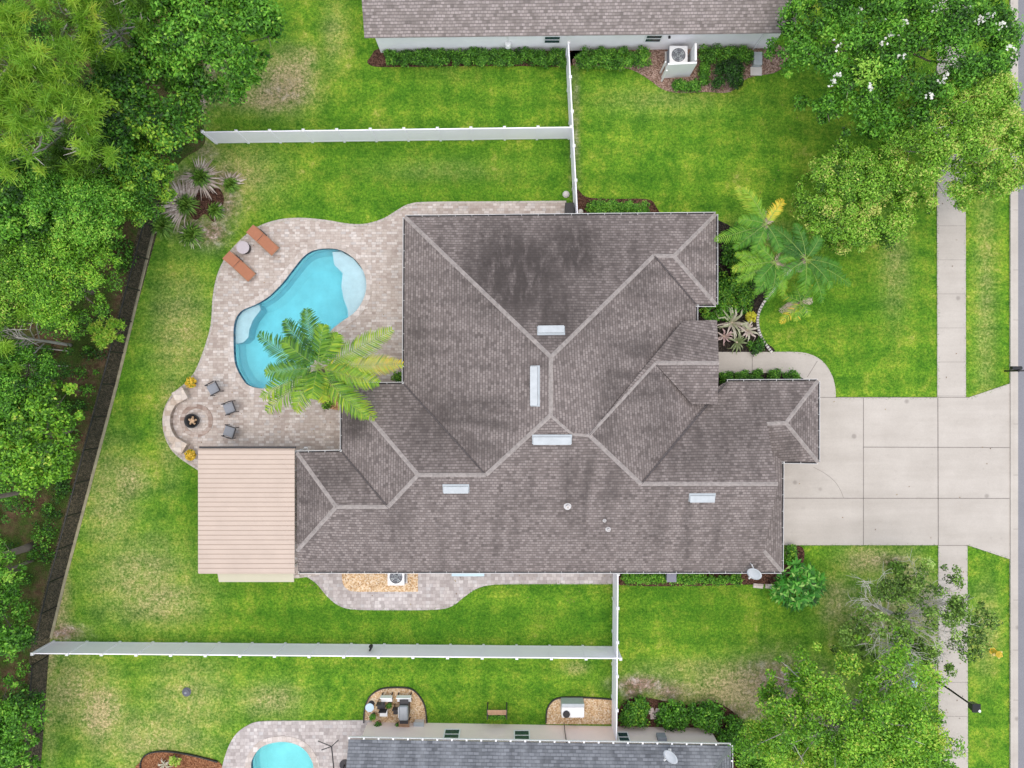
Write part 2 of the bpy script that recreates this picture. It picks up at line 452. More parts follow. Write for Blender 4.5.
def twig_tree(mb, p, d, L, r, depth, rng):
    pts = [p]; q = p; dd = d.normalized()
    for i in range(4):
        dd = (dd + Vector((rng.normal() * .22, rng.normal() * .22, rng.normal() * .12))).normalized(); q = q + dd * (L / 4); pts.append(q)
    mb.tube(pts, [r, r * .88, r * .76, r * .64, r * .5], 5 if depth > 1 else 4, depth == 3)
    if depth == 0: return
    for i in range(4 if depth > 1 else 5):
        b0 = pts[int(rng.integers(1, 5))]; nd = (dd + Vector((rng.normal() * .75, rng.normal() * .75, rng.normal() * .25))).normalized()
        twig_tree(mb, b0, nd, L * rng.uniform(.5, .75), r * .62, depth - 1, rng)

def dome_clumps(rng, c, rx, ry, rz, k, cr, lobes=.22, low=-.25):
    th = rng.uniform(0, 2 * np.pi, k)
    u = rng.uniform(0, 1, k)
    ph = rng.uniform(0, 2 * np.pi, 4)
    lob = 1 + lobes * (np.sin(3 * th + ph[0]) * .5 + np.sin(5 * th + ph[1]) * .4 + np.sin(2 * th + ph[2]) * .35)
    rr = np.sqrt(u) * lob
    top = np.sqrt(np.clip(1 - np.minimum(np.sqrt(u), 1) ** 2, 0, 1))
    zz = low + (top - low) * rng.uniform(.45, 1.0, k) ** .5
    cen = np.stack([c[0] + rx * rr * np.cos(th), c[1] + ry * rr * np.sin(th), c[2] + rz * zz + rng.normal(size=k) * .12 * rz], 1)
    rad = cr * rng.uniform(.6, 1.25, k)
    return cen, rad

def limbs(mb, base, top, cen, rng, r0, nl=9, twig=.35, subs=3):
    base = Vector(base); top = Vector(top)
    mid = base.lerp(top, .55) + Vector((rng.normal() * .12, rng.normal() * .12, 0))
    mb.tube([base, base + (mid - base) * .12, mid, top], [r0 * 1.35, r0, r0 * .8, r0 * .45], 9)
    if len(cen) == 0: return
    pick = rng.permutation(len(cen))[:nl]
    for i in pick:
        e = Vector(cen[i]); s = base.lerp(top, rng.uniform(.5, .98))
        m1 = s.lerp(e, .5) + Vector((rng.normal() * .25, rng.normal() * .25, -.15))
        mb.tube([s, m1, e], [r0 * .42, r0 * .26, r0 * .06], 6)
        for j in range(subs):
            q = (s.lerp(m1, rng.uniform(.3, 1)) if j % 3 == 2 else m1.lerp(e, rng.uniform(.0, 1.0))); d = Vector((rng.normal(), rng.normal(), rng.uniform(-.1, .6))) * twig * 2
            kk = 1.5 if subs > 3 else 1.0; d *= kk
            mb.tube([q, q + d * .5, q + d + Vector((0, 0, .1))], [r0 * .14 * kk, r0 * .11 * kk, r0 * .05 * kk], 5)

tree_seed = [100]
def tree(name, label, px, py, z, rx, ry, rz, mat_leaf, k, cr, per, L=.22, Wd=.12, base=None, trunk_r=.16, bark=None, group=None, twigs=9, cat='tree', tint=.5, lobes=.22, up=.55, tsd=.16, extra_limbs=0, subs=3, ragged=.65):
    tree_seed[0] += 1
    rng = np.random.default_rng(tree_seed[0])
    c = P(px, py, z)
    b = P(*base) if base else Vector((c.x + rng.normal() * .3, c.y + rng.normal() * .3, 0))
    t = thing(name, label, cat, (b.x, b.y, 0), 0, group)
    cen, rad = dome_clumps(rng, c, rx, ry, rz, k, cr, lobes)
    # gaps in the crown, and sprays that stick out of its outline
    nh = max(2, int(rx * ry * .55)); keep = np.ones(len(cen), bool)
    for q in range(nh):
        h_ = cen[rng.integers(len(cen))]
        if np.hypot((h_[0] - c.x) / rx, (h_[1] - c.y) / ry) < .4 or ragged < .5: continue
        keep &= np.linalg.norm((cen - h_)[:, :2], axis=1) > cr * rng.uniform(.5, 1.0)
    cen, rad = cen[keep], rad[keep]
    ne = max(6, int(len(cen) * .25)); th_ = rng.uniform(0, 6.283, ne); ru_ = rng.uniform(.88, .98 + .16 * ragged, ne)
    cen = np.concatenate([cen, np.stack([c.x + rx * ru_ * np.cos(th_), c.y + ry * ru_ * np.sin(th_), c.z + rz * rng.uniform(-.3, .25, ne)], 1)]); rad = np.concatenate([rad, cr * rng.uniform(.3, .6, ne)])
    mb = MB(); limbs(mb, (b.x, b.y, -.1), (c.x, c.y, c.z + rz * .25), cen, rng, trunk_r, twigs + extra_limbs, .24, subs)
    mb.build('trunk', bark or m_bark, t, True)
    C, N, ti = clump_leaves(rng, cen, rad, max(20, int(per * 1.08)), up=up, base=tint, tint_sd=tsd)
    C[:, 2] = np.maximum(C[:, 2], .15)
    n = len(C)
    leaf_obj('crown', C, N, L * .8 * rng.uniform(.55, 1.6, n), Wd * .8 * rng.uniform(.6, 1.4, n), ti, mat_leaf, t, rng=rng)
    return t

def pine(name, label, px, py, z, rx, ry, rz, mat_leaf, k, base=None, tuft=.5, needles=110, trunk_r=.17, group=None, tint=.5):
    tree_seed[0] += 1
    rng = np.random.default_rng(tree_seed[0])
    c = P(px, py, z); b = P(*base) if base else Vector((c.x, c.y, 0))
    t = thing(name, label, 'pine tree', (b.x, b.y, 0), 0, group)
    k = int(k * 1.15); cen, rad = dome_clumps(rng, c, rx, ry, rz, k, tuft * .86, .3)
    hs_ = rng.permutation(k)[:k // 6]; hole = cen[hs_[:7]]; keep = np.ones(k, bool)
    for h_ in hole: keep &= np.linalg.norm((cen - h_)[:, :2], axis=1) > .62
    cen, rad = cen[keep], rad[keep]; k = len(cen)
    mb = MB(); limbs(mb, (b.x, b.y, -.1), (c.x, c.y, c.z + rz * .3), cen, rng, min(trunk_r, .06 * rx), 16, .2)
    mb.build('trunk', m_bark_pale, t, True)
    idx = np.repeat(np.arange(k), needles); n = len(idx)
    d = rng.normal(size=(n, 3)); d[:, 2] += .5; d /= np.linalg.norm(d, axis=1, keepdims=True)
    ln = rad[idx] * rng.uniform(.7, 1.1, n)
    s = np.cross(d, rng.normal(size=(n, 3))); s /= np.linalg.norm(s, axis=1, keepdims=True)
    A = cen[idx] + rng.normal(size=(n, 3)) * (rad[idx] * .22)[:, None]
    w = .013
    V = np.empty((n, 4, 3))
    V[:, 0] = A - s * w; V[:, 1] = A + s * w
    dr = np.zeros((n, 3)); dr[:, 2] = -.12
    V[:, 2] = A + d * ln[:, None] + s * w * .5 + dr * ln[:, None]; V[:, 3] = A + d * ln[:, None] - s * w * .5 + dr * ln[:, None]
    ct = np.clip(tint + rng.normal(size=k) * .15, 0, 1)
    quad_obj('crown', V, ct[idx] + rng.normal(size=n) * .1, mat_leaf, t)
    return t

def shrub(name, label, px, py, r, h, mat_leaf, n=1500, L=.12, Wd=.07, ry=None, cat='shrub', group=None, tint=.5, k=None, rz=0.0, z0=0.0):
    tree_seed[0] += 1
    rng = np.random.default_rng(tree_seed[0])
    c = P(px, py, h * .55); ry = ry or r
    t = thing(name, label, cat, (c.x, c.y, z0), 0, group)
    k = k or max(10, int(22 * r * ry + 8))
    th = rng.uniform(0, 2 * np.pi, k); u = np.sqrt(rng.uniform(0, 1, k))
    lx, ly = r * .82 * u * np.cos(th), ry * .82 * u * np.sin(th)
    cs, sn = math.cos(rz), math.sin(rz)
    cr_ = min(r, ry) * .34 + .06
    cen = np.stack([c.x + lx * cs - ly * sn, c.y + lx * sn + ly * cs, h * (.30 + .55 * np.sqrt(np.clip(1 - u * u, 0, 1))) * rng.uniform(.75, 1.0, k)], 1)
    rad = cr_ * rng.uniform(.7, 1.2, k)
    C, N, ti = clump_leaves(rng, cen, rad, max(8, n // k), base=tint, tint_sd=.1)
    C[:, 2] = np.maximum(C[:, 2], .03)
    m = len(C)
    mb = MB()
    for i in range(min(7, k)):
        e = cen[i]; mb.tube([(c.x, c.y, -.02), ((c.x + e[0]) / 2, (c.y + e[1]) / 2, e[2] * .6), tuple(e)], [.03, .02, .008], 5)
    mb.build('stem', m_bark, t)
    leaf_obj('foliage', C, N, L * rng.uniform(.7, 1.3, m), Wd * rng.uniform(.7, 1.3, m), ti, mat_leaf, t, rng=rng)
    return t

def hedge(name, label, x0, y0, x1, y1, h, mat_leaf, dens=420, L=.1, Wd=.06, tint=.5, group=None, cat='hedge', skew=0.0):
    """clipped hedge between two pixel corners measured at its top"""
    tree_seed[0] += 1
    rng = np.random.default_rng(tree_seed[0])
    a, b = P(x0, y0, h * .8), P(x1, y1, h * .8)
    cx, cy = (a.x + b.x) / 2, (a.y + b.y) / 2; sx, sy = abs(b.x - a.x) / 2, abs(b.y - a.y) / 2
    t = thing(name, label, cat, (cx, cy, 0), 0, group)
    area = 4 * sx * sy + 2 * (sx + sy) * h
    k = max(20, int(area * 13))
    cen = np.stack([cx + rng.uniform(-1, 1, k) * max(sx - .13, .03), cy + rng.uniform(-1, 1, k) * max(sy - .13, .03), h * rng.uniform(.25, .86, k)], 1)
    cen[:, 1] += skew * (cen[:, 0] - cx)
    rad = min(.24, sx, sy) * rng.uniform(.8, 1.2, k)
    C, N, ti = clump_leaves(rng, cen, rad, max(30, int(area * dens * 2.1 / k)), base=tint, tint_sd=.12)
    C[:, 2] = np.maximum(C[:, 2], .03); m = len(C)
    mb = MB()
    for i in range(0, k, 6):
        e = cen[i]; mb.tube([(e[0], e[1], -.02), (e[0] + .02, e[1], e[2])], [.02, .008], 5)
    mb.build('stem', m_bark, t)
    leaf_obj('foliage', C, N, L * rng.uniform(.7, 1.3, m), Wd * rng.uniform(.7, 1.3, m), ti, mat_leaf, t, rng=rng)
    return t

def frond_quads(rng, base, az, length, lift, droop, wid=.62, pairs=34, lw=.05, fwd=.55, twist=0.0, curl=0.0):
    """points of the rachis and quads of the leaflets"""
    hd = np.array([math.cos(az), math.sin(az), 0.0]); sd = np.array([-math.sin(az), math.cos(az), 0.0]); up = np.array([0, 0, 1.0])
    s = np.linspace(0, 1, 12)
    pts = np.array([np.array(base) + hd * (length * (t_ - .12 * droop * t_ ** 3)) + sd * (curl * length * t_ ** 2) + up * (lift * length * (t_ - .1 * t_ * t_) - droop * length * .62 * t_ ** 2.3) for t_ in s])
    V = []
    for i in range(pairs):
        t_ = .1 + .9 * (i + .5) / pairs
        f = t_ * 11; a = min(int(f), 10); p = pts[a] + (pts[a + 1] - pts[a]) * (f - a)
        d = pts[a + 1] - pts[a]; d /= np.linalg.norm(d)
        side = np.cross(up, d); side /= np.linalg.norm(side)
        nrm = np.cross(d, side)
        ll = wid * (math.sin(math.pi * min(1, .12 + .86 * t_)) ** .6) * rng.uniform(.85, 1.1)
        for sg in (-1, 1):
            dr = side * sg * math.cos(R(35)) + d * fwd + nrm * (.12 + rng.normal() * .16) - up * .10
            dr /= np.linalg.norm(dr)
            q = p + dr * ll * .55; e = p + dr * ll - up * ll * rng.uniform(.15, .45)
            wv = np.cross(dr, nrm + rng.normal(size=3) * .2); wv /= np.linalg.norm(wv)
            V.append([p - wv * lw * .3, p + wv * lw * .3, q + wv * lw * .5, q - wv * lw * .5])
            V.append([q - wv * lw * .5, q + wv * lw * .5, e + wv * .008, e - wv * .008])
    return pts, np.array(V)

def palm(name, label, px, py, z, fronds, mat_leaf, base=None, trunk_r=.14, wid=.62, lw=.055, pairs=34, group=None, dead=0, noise=.12):
    """fronds: (azimuth deg in the picture's plan, length, lift, droop, tint)"""
    tree_seed[0] += 1
    rng = np.random.default_rng(tree_seed[0])
    c = P(px, py, z); b = P(*base) if base else Vector((c.x, c.y, 0))
    t = thing(name, label, 'palm tree', (b.x, b.y, 0), 0, group)
    mb = MB()
    m1 = Vector((b.x, b.y, 0)).lerp(c, .5)
    n = 14; pts = []; rad = []
    for i in range(n + 1):
        f = i / n; p = Vector((b.x, b.y, -.1)).lerp(Vector((c.x, c.y, z - .1)), f)
        pts.append(p); rad.append(trunk_r * (1.35 - .45 * f) * (1.0 if i % 2 else 1.1))
    mb.tube(pts, rad, 10); mb.build('trunk', m_palmtrunk, t, True)
    for (az, ln, lift, droop, ti) in fronds:
        pts, V = frond_quads(rng, (c.x, c.y, z), R(az), ln, lift, droop, wid * (.7 + .3 * min(1, ln / 3.5)), pairs, lw, curl=rng.normal() * .06)
        tt = ti + np.repeat(rng.normal(size=len(V) // 2), 2) * noise + np.linspace(-.08, .14, len(V))
        fo = quad_obj('frond', V, tt, mat_leaf, t)
        rb = MB(); rb.tube([tuple(p) for p in pts], [.022 - .0015 * i for i in range(12)], 5)
        rb.build('rib', m_frond_rib, fo, org=wloc(t))
    if dead:
        for i in range(dead):
            pts, V = frond_quads(rng, (c.x, c.y, z - .15), rng.uniform(0, 6.28), rng.uniform(.7, 1.2), .1, 1.0, .3, 12, .05)
            quad_obj('dead_frond', V, np.full(len(V), .5), m_dead, t)
    return t

m_lf_dark = leafmat('leaves_dark_green', [(0, (.012, .045, .006)), (.4, (.03, .095, .010)), (.75, (.07, .165, .016)), (1, (.2, .28, .03))])
m_lf_mid = leafmat('leaves_mid_green', [(0, (.022, .075, .008)), (.4, (.055, .155, .014)), (.75, (.11, .24, .024)), (1, (.21, .34, .05))])
m_lf_bright = leafmat('leaves_bright_green', [(0, (.04, .11, .01)), (.4, (.09, .21, .016)), (.75, (.165, .305, .025)), (1, (.30, .42, .06))])
m_lf_yel = leafmat('leaves_yellow_green', [(0, (.04, .10, .012)), (.35, (.088, .185, .016)), (.7, (.165, .285, .030)), (1, (.33, .42, .10))])
m_lf_pine = leafmat('pine_needles', [(0, (.06, .13, .014)), (.4, (.125, .235, .022)), (.75, (.21, .33, .035)), (1, (.36, .40, .06))], .25)
m_lf_box = leafmat('boxwood_leaves', [(0, (.018, .06, .008)), (.4, (.045, .125, .014)), (.75, (.09, .20, .022)), (1, (.2, .31, .05))])
m_lf_emer = leafmat('emerald_leaves', [(0, (.014, .07, .008)), (.35, (.03, .14, .013)), (.65, (.075, .22, .028)), (1, (.22, .36, .10))])
m_lf_palm = leafmat('palm_leaflets', [(0, (.025, .10, .014)), (.25, (.09, .235, .018)), (.5, (.22, .39, .025)), (.8, (.42, .49, .03)), (1, (.60, .48, .03))], .2)
m_lf_palm2 = leafmat('dark_palm_leaflets', [(0, (.02, .10, .010)), (.35, (.07, .225, .014)), (.65, (.20, .39, .022)), (.88, (.40, .46, .04)), (1, (.66, .48, .04))], .15)
m_lf_grey = leafmat('sparse_olive_leaves', [(0, (.035, .065, .012)), (.4, (.075, .13, .022)), (.75, (.14, .215, .04)), (1, (.26, .31, .12))])
m_lf_grass = leafmat('grass_blades', [(0, (.05, .11, .012)), (.5, (.09, .17, .025)), (.8, (.13, .21, .04)), (1, (.2, .26, .06))])
m_lf_straw = leafmat('straw_blades', [(0, (.36, .28, .23)), (.5, (.58, .48, .41)), (1, (.74, .65, .58))], .15)
m_lf_brom = leafmat('pale_strap_leaves', [(0, (.16, .22, .08)), (.3, (.42, .44, .28)), (.6, (.55, .50, .42)), (1, (.50, .34, .33))], .2)
m_lf_yflower = leafmat('yellow_flowers', [(0, (.45, .28, .01)), (.5, (.70, .45, .02)), (1, (.85, .62, .08))], .2)
m_lf_white = leafmat('white_blossom', [(0, (.62, .62, .55)), (1, (.85, .85, .80))], .2)
m_lf_orange = leafmat('croton_leaves', [(0, (.05, .10, .02)), (.4, (.25, .20, .02)), (.7, (.55, .30, .02)), (1, (.65, .45, .03))], .2)

# ------------------------------------------------------------------ world, sun, camera
w = bpy.data.worlds.new('World'); scene.world = w; w.use_nodes = True
nt = w.node_tree; nt.nodes.clear()
sky = nt.nodes.new('ShaderNodeTexSky'); sky.sky_type = 'NISHITA'; sky.sun_disc = False
SUN_EL, SUN_AZ = 85, 170          # azimuth clockwise from +Y
sky.sun_elevation = R(SUN_EL); sky.sun_rotation = R(SUN_AZ); sky.air_density = 1.0; sky.dust_density = 3.0; sky.ozone_density = 1.0
bg = nt.nodes.new('ShaderNodeBackground'); bg.inputs['Strength'].default_value = .11
wo = nt.nodes.new('ShaderNodeOutputWorld')
nt.links.new(sky.outputs[0], bg.inputs[0]); nt.links.new(bg.outputs[0], wo.inputs[0])
sl = bpy.data.lights.new('sun', 'SUN'); sl.energy = 1.5; sl.angle = R(140); sl.color = (1.0, .945, .85)
so = bpy.data.objects.new('sun', sl); COL.objects.link(so)
sd = Vector((math.sin(R(SUN_AZ)) * math.cos(R(SUN_EL)), math.cos(R(SUN_AZ)) * math.cos(R(SUN_EL)), math.sin(R(SUN_EL))))
so.rotation_euler = sd.to_track_quat('Z', 'Y').to_euler(); so.location = sd * 60
cd = bpy.data.cameras.new('camera'); cd.sensor_width = 36; cd.lens = 36 * F / 1024; cd.clip_end = 2000; cd.clip_start = .1
co_ = bpy.data.objects.new('camera', cd); COL.objects.link(co_); co_.location = (0, 0, H); co_.rotation_euler = (0, 0, 0)
scene.camera = co_
vs = scene.view_settings; vs.view_transform = 'Standard'; vs.look = 'None'; vs.gamma = 1; vs.exposure = 0.85

# ------------------------------------------------------------------ ground, lawn, forest floor, street
g = MB(); B0, B1 = 45, 300
g.add([(-B1, -B1, 0), (B1, -B1, 0), (B1, B1, 0), (-B1, B1, 0), (-B0, -B0, 0), (B0, -B0, 0), (B0, B0, 0), (-B0, B0, 0)], [(0, 1, 5, 4), (1, 2, 6, 5), (2, 3, 7, 6), (3, 0, 4, 7)])
og = g.build('ground', m_lawn); tag(og, kind='structure')

pool_px = [(318, 249), (338, 249), (353, 257), (363, 269), (367, 283), (365, 297), (356, 312), (341, 323), (330, 333), (322, 350), (308, 370), (288, 383), (266, 389), (249, 386), (241, 377), (235, 364), (233.5, 347), (234, 324), (241, 311), (256, 304), (269, 296), (283, 282), (293, 269), (305, 255)]
pool_loop = smooth_loop(W(pool_px), 4)
pool2_px = [(251, 768), (254, 755), (262, 746), (275, 741.5), (290, 741.5), (303, 747), (311, 757), (314, 770), (306, 800), (282, 812), (258, 800)]
pool2_loop = smooth_loop(W(pool2_px), 4)

def inside(pt, loop):
    x, y = pt; c = False; j = len(loop) - 1
    for i in range(len(loop)):
        xi, yi = loop[i]; xj, yj = loop[j]
        if (yi > y) != (yj > y) and x < (xj - xi) * (y - yi) / (yj - yi) + xi: c = not c
        j = i
    return c

step = .25
nx = int(2 * B0 / step) + 1
gx = np.linspace(-B0, B0, nx); X, Y = np.meshgrid(gx, gx)
ppx = 512 + X * F / H; ppy = 384 - Y * F / H
def blobs(lst):
    a = np.zeros_like(X)
    for (x, y, rx, ry, s) in lst: a = np.maximum(a, s * np.exp(-(((ppx - x) / rx) ** 2 + ((ppy - y) / ry) ** 2)))
    return a
dry = blobs([(288, 80, 24, 24, 1.0), (268, 98, 32, 13, .85), (305, 60, 12, 14, .6), (335, 35, 12, 30, .3), (100, 712, 22, 28, .85), (75, 690, 34, 34, .5), (140, 580, 45, 40, .42), (110, 500, 26, 55, .36), (128, 478, 22, 20, .5), (180, 330, 28, 55, .36), (235, 175, 40, 25, .4), (160, 600, 40, 24, .5), (150, 740, 60, 30, .4), (748, 690, 58, 22, 1.0), (700, 668, 50, 10, .3), (270, 700, 32, 16, .42), (190, 700, 40, 40, .3), (868, 560, 24, 14, .6), (905, 575, 20, 30, .35), (835, 600, 14, 22, .4), (925, 600, 12, 30, .45), (895, 262, 14, 50, .25), (985, 300, 10, 120, .25), (170, 420, 12, 60, .3), (575, 668, 12, 6, .4), (60, 600, 10, 40, .55), (50, 660, 8, 90, .5), (660, 100, 60, 14, .15), (985, 630, 14, 40, .3), (450, 40, 30, 30, .1), (760, 240, 40, 20, .22), (60, 620, 8, 30, .6), (440, 170, 60, 10, .12)])
dirt = blobs([(640, 684, 24, 8, 1.0), (668, 692, 20, 10, .7), (632, 692, 9, 14, .8), (778, 682, 30, 24, .75), (800, 700, 40, 30, .6), (735, 712, 40, 9, .6), (63, 632, 20, 7, .9), (200, 100, 10, 24, .7), (215, 70, 14, 30, .5), (895, 560, 16, 5, .5), (880, 620, 40, 30, .45), (910, 580, 12, 10, .4), (205, 150, 12, 10, .5), (212, 232, 16, 14, .8), (226, 205, 14, 20, .6), (195, 225, 22, 16, .5), (180, 190, 14, 20, .6), (225, 178, 16, 10, .5), (283, 92, 22, 14, .35), (930, 660, 20, 30, .4), (575, 130, 4, 80, .35)])
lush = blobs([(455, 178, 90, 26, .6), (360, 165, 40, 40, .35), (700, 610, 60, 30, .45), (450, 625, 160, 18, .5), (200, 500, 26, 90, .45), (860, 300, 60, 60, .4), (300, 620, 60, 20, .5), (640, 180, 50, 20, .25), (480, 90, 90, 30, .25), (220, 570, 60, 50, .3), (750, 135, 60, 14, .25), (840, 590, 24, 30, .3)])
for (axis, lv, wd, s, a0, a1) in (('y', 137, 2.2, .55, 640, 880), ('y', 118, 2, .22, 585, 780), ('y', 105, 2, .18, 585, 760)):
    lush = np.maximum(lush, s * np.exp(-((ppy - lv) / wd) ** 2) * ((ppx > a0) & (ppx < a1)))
verts = np.stack([X.ravel(), Y.ravel(), np.zeros(X.size)], 1)
hole1 = offset_loop(pool_loop, .12); hole2 = offset_loop(pool2_loop, .12)
faces = []
def nearpool(x, y): return (-18 < x < -6 and -1.5 < y < 10) or (-16.5 < x < -10.5 and y < -19)
for j in range(nx - 1):
    for i in range(nx - 1):
        x, y = gx[i] + step / 2, gx[j] + step / 2
        if nearpool(x, y) and (inside((x, y), hole1) or inside((x, y), hole2) or any(inside((x + dx, y + dy), h_) for dx in (-.125, .125) for dy in (-.125, .125) for h_ in (hole1, hole2))): continue
        a = j * nx + i
        faces.append((a, a + 1, a + nx + 1, a + nx))
me = bpy.data.meshes.new('lawn'); me.from_pydata(verts.tolist(), [], faces); me.materials.append(m_lawn)
for nm, arr in (('dry', dry), ('dirt', dirt), ('lush', lush)):
    at = me.attributes.new(nm, 'FLOAT', 'POINT'); at.data.foreach_set('value', np.clip(arr, 0, 1).ravel().astype(np.float32))
tag(link('lawn', me), kind='structure')

wood_edge = [(205, -80), (204, 60), (200, 100), (204, 128), (203, 146), (178, 165), (160, 210), (115, 384), (64, 576), (49, 640), (40, 768), (30, 900)]
wl = smooth_loop(W(wood_edge), 5, False)
f = MB(); f.sheet(wl + [(-60, wl[-1][1]), (-60, wl[0][1])], .006); tag(f.build('forest_floor', m_litter), kind='structure')

def sheet(name, m, outline_px, z, holes=(), smooth=False, closed_n=5):
    o = W(outline_px)
    if smooth: o = smooth_loop(o, closed_n)
    b = MB(); b.prism(o, -.05, z, holes); return tag(b.build(name, m), kind='structure')

deck_px = [(566, 202), (500, 202.5), (430, 203), (410, 205), (398, 211), (385, 219), (368, 224.5), (350, 225), (325, 221), (300, 219), (278, 221), (256, 229), (238, 244), (226, 259), (218, 277), (214, 298), (212, 325), (205, 350), (196, 372), (186, 384), (174, 394), (166, 408), (164, 424), (168, 441), (178, 455), (200, 470)]
dk = smooth_loop(W(deck_px), 4, False)
dk += W([(232, 520), (232, 578), (298, 578), (420, 560), (420, 300), (566, 260)])
cop_in = offset_loop(pool_loop, -.02); cop_out = offset_loop(pool_loop, .32)
b = MB(); b.prism(dk, -.05, .05, [offset_loop(pool_loop, .30)]); tag(b.build('pool_deck', m_paver), kind='structure')
edge = MB()
for i in range(len(dk) - 7):
    a, c = Vector(dk[i]), Vector(dk[i + 1]); d = c - a
    edge.box(((a.x + c.x) / 2, (a.y + c.y) / 2, .027), (d.length + .02, .12, .064), math.atan2(d.y, d.x))
tag(edge.build('deck_border', plain('border_stone', (.47, .42, .375), .85, .2, 5)), kind='structure')
spath = [(294, 574), (304, 575.5), (316, 583), (328, 597), (340, 606), (356, 609.5), (395, 610), (436, 609.5), (452, 606), (464, 597), (476, 589), (490, 585), (520, 584), (613, 584)]
sp = smooth_loop(W(spath), 4, False)
b = MB(); b.prism(sp + W([(613, 556), (294, 556)]), -.05, .04); tag(b.build('side_path', m_paver_g), kind='structure')
gb = smooth_loop(W([(342, 555), (342, 575), (344, 585), (350, 590.5), (360, 591.5)]), 3, False) + W([(418, 591.5), (418, 555)])
b = MB(); b.prism(gb, -.05, .055); tag(b.build('gravel_bed', m_gravel), kind='structure')
tag(MB().prism(smooth_loop(W([(364, 724), (365, 708), (370, 696), (380, 689), (393, 687), (410, 688), (419, 695), (425, 706), (427, 724)]), 4, False), -.05, .03).build('gravel_bed', m_gravel), kind='structure')
tag(MB().prism(smooth_loop(W([(546, 724), (547, 709), (553, 700), (563, 697), (585, 697), (614, 699)]), 4, False) + W([(614, 724)]), -.05, .03).build('gravel_bed', m_gravel), kind='structure')
tag(MB().prism(smooth_loop(W([(140, 772), (141, 761), (147, 754), (157, 751), (172, 751), (195, 755), (216, 760), (222, 768), (210, 780)]), 4), -.05, .035).build('planting_bed', m_mulch_red), kind='structure')
d2 = smooth_loop(W([(215, 800), (222, 768), (228, 748), (236, 734), (248, 725), (262, 721), (300, 720.5), (372, 720)]), 4, False) + W([(372, 800)])
b = MB(); b.prism(d2, -.05, .05, [offset_loop(pool2_loop, .30)]); tag(b.build('pool_deck', m_paver_g), kind='structure')

# beds
def bed(pts, m, z=.03, n=4): return tag(MB().prism(smooth_loop(W(pts), n), -.05, z).build('planting_bed', m), kind='structure')
bed([(370, 58), (372, 66), (400, 67), (470, 66), (520, 66), (568, 66.5), (572, 60), (572, 45), (400, 45)], m_mulch)
bed([(574, 50), (575, 66), (610, 66), (632, 70), (648, 79), (662, 89), (678, 93), (705, 92), (730, 92), (748, 78), (780, 70), (778, 45), (650, 45)], m_pine_straw)
bed([(577, 218), (577, 190), (586, 197), (610, 199), (645, 199), (655, 205), (655, 222)], m_mulch)
bed([(690, 225), (722, 222), (745, 240), (770, 262), (788, 272), (775, 288), (762, 303), (757, 314), (758, 328), (763, 340), (771, 353), (690, 354)], m_mulch_dk)
bed([(700, 372), (770, 372), (792, 374), (806, 381), (810, 392), (700, 392)], m_mulch_dk)
bed([(784, 547), (802, 547), (803, 562), (790, 575), (780, 580), (765, 584), (620, 585), (620, 566), (780, 566)], m_mulch)
bed([(182, 196), (192, 182), (204, 190), (218, 188), (224, 198), (221, 210), (214, 222), (205, 214), (196, 220), (186, 214), (175, 206)], m_mulch, .02)
bed([(622, 704), (640, 697), (660, 700), (690, 705), (715, 702), (738, 716), (752, 738), (758, 770), (735, 780), (722, 745), (620, 735)], m_mulch)
pl = smooth_loop(W([(326, 366), (345, 364), (360, 372), (365, 388), (358, 402), (340, 410), (324, 405), (317, 390), (318, 375)]), 4)
tag(MB().prism(pl, 0, .09).build('planting_bed', mk_granular('orange_mulch', [(0, (.25, .11, .05)), (.5, (.45, .24, .12)), (1, (.6, .4, .24))])), kind='structure')

# walk, driveway, pavement, kerb and road
m_walk = m_conc
wk = smooth_loop(W([(700, 352), (760, 352), (796, 352), (812, 355), (824, 363), (832, 376), (835, 388), (835.5, 397.2)]), 4, False) + smooth_loop(W([(816, 397.2), (815, 392), (806, 381), (797, 375.5), (785, 373.3), (770, 373), (700, 373)]), 4, False)
tag(MB().prism(wk, -.05, .045).build('front_walk', m_conc), kind='structure')
drv = W([(760, 545), (760, 420), (800, 397.6), (937.5, 397.6), (968, 397.6), (1009.3, 383.5), (1009.3, 559), (967, 545)])
tag(MB().prism(drv, -.05, .05).build('driveway', m_conc), kind='structure')
tag(MB().prism(W([(936, -200), (965, -200), (965.5, 397.2), (937, 397.2)]), -.05, .045).build('pavement', m_conc), kind='structure')
tag(MB().prism(W([(938, 545.4), (967, 545.4), (968, 960), (938, 960)]), -.05, .045).build('pavement', m_conc), kind='structure')
j = MB()
def jl(x0, y0, x1, y1, wd=.045, z=.052):
    a, b_ = P(x0, y0), P(x1, y1); d = b_ - a
    j.box(((a.x + b_.x) / 2, (a.y + b_.y) / 2, z), (d.length, wd, .004), math.atan2(d.y, d.x))
jl(863, 398, 863, 545); jl(937.3, 398, 937.8, 545, .055); jl(863, 447, 1009, 447.5); jl(783, 498, 1009, 498.3)
jl(816, 397.4, 968, 397.4, .035); jl(938, 545.2, 968, 545.2, .035)
cr = smooth_loop(W([(813, 467), (824, 473), (834, 481), (840, 490), (843, 497.5)]), 4, False)
for a, c in zip(cr[:-1], cr[1:]):
    d = Vector(c) - Vector(a); j.box(((a[0] + c[0]) / 2, (a[1] + c[1]) / 2, .053), (d.length + .01, .018, .004), math.atan2(d.y, d.x))
for yy in range(20, 396, 34): jl(936.5, yy + 2, 965, yy + 2, .018, .047)
for yy in range(580, 800, 34): jl(938.5, yy, 967, yy, .018, .047)
jl(752, 352.5, 752, 373, .03, .047); jl(817, 361, 807, 377, .03, .047)
tag(j.build('joint_lines', m_joint), kind='structure')
y0k, y1k = -260, 1000
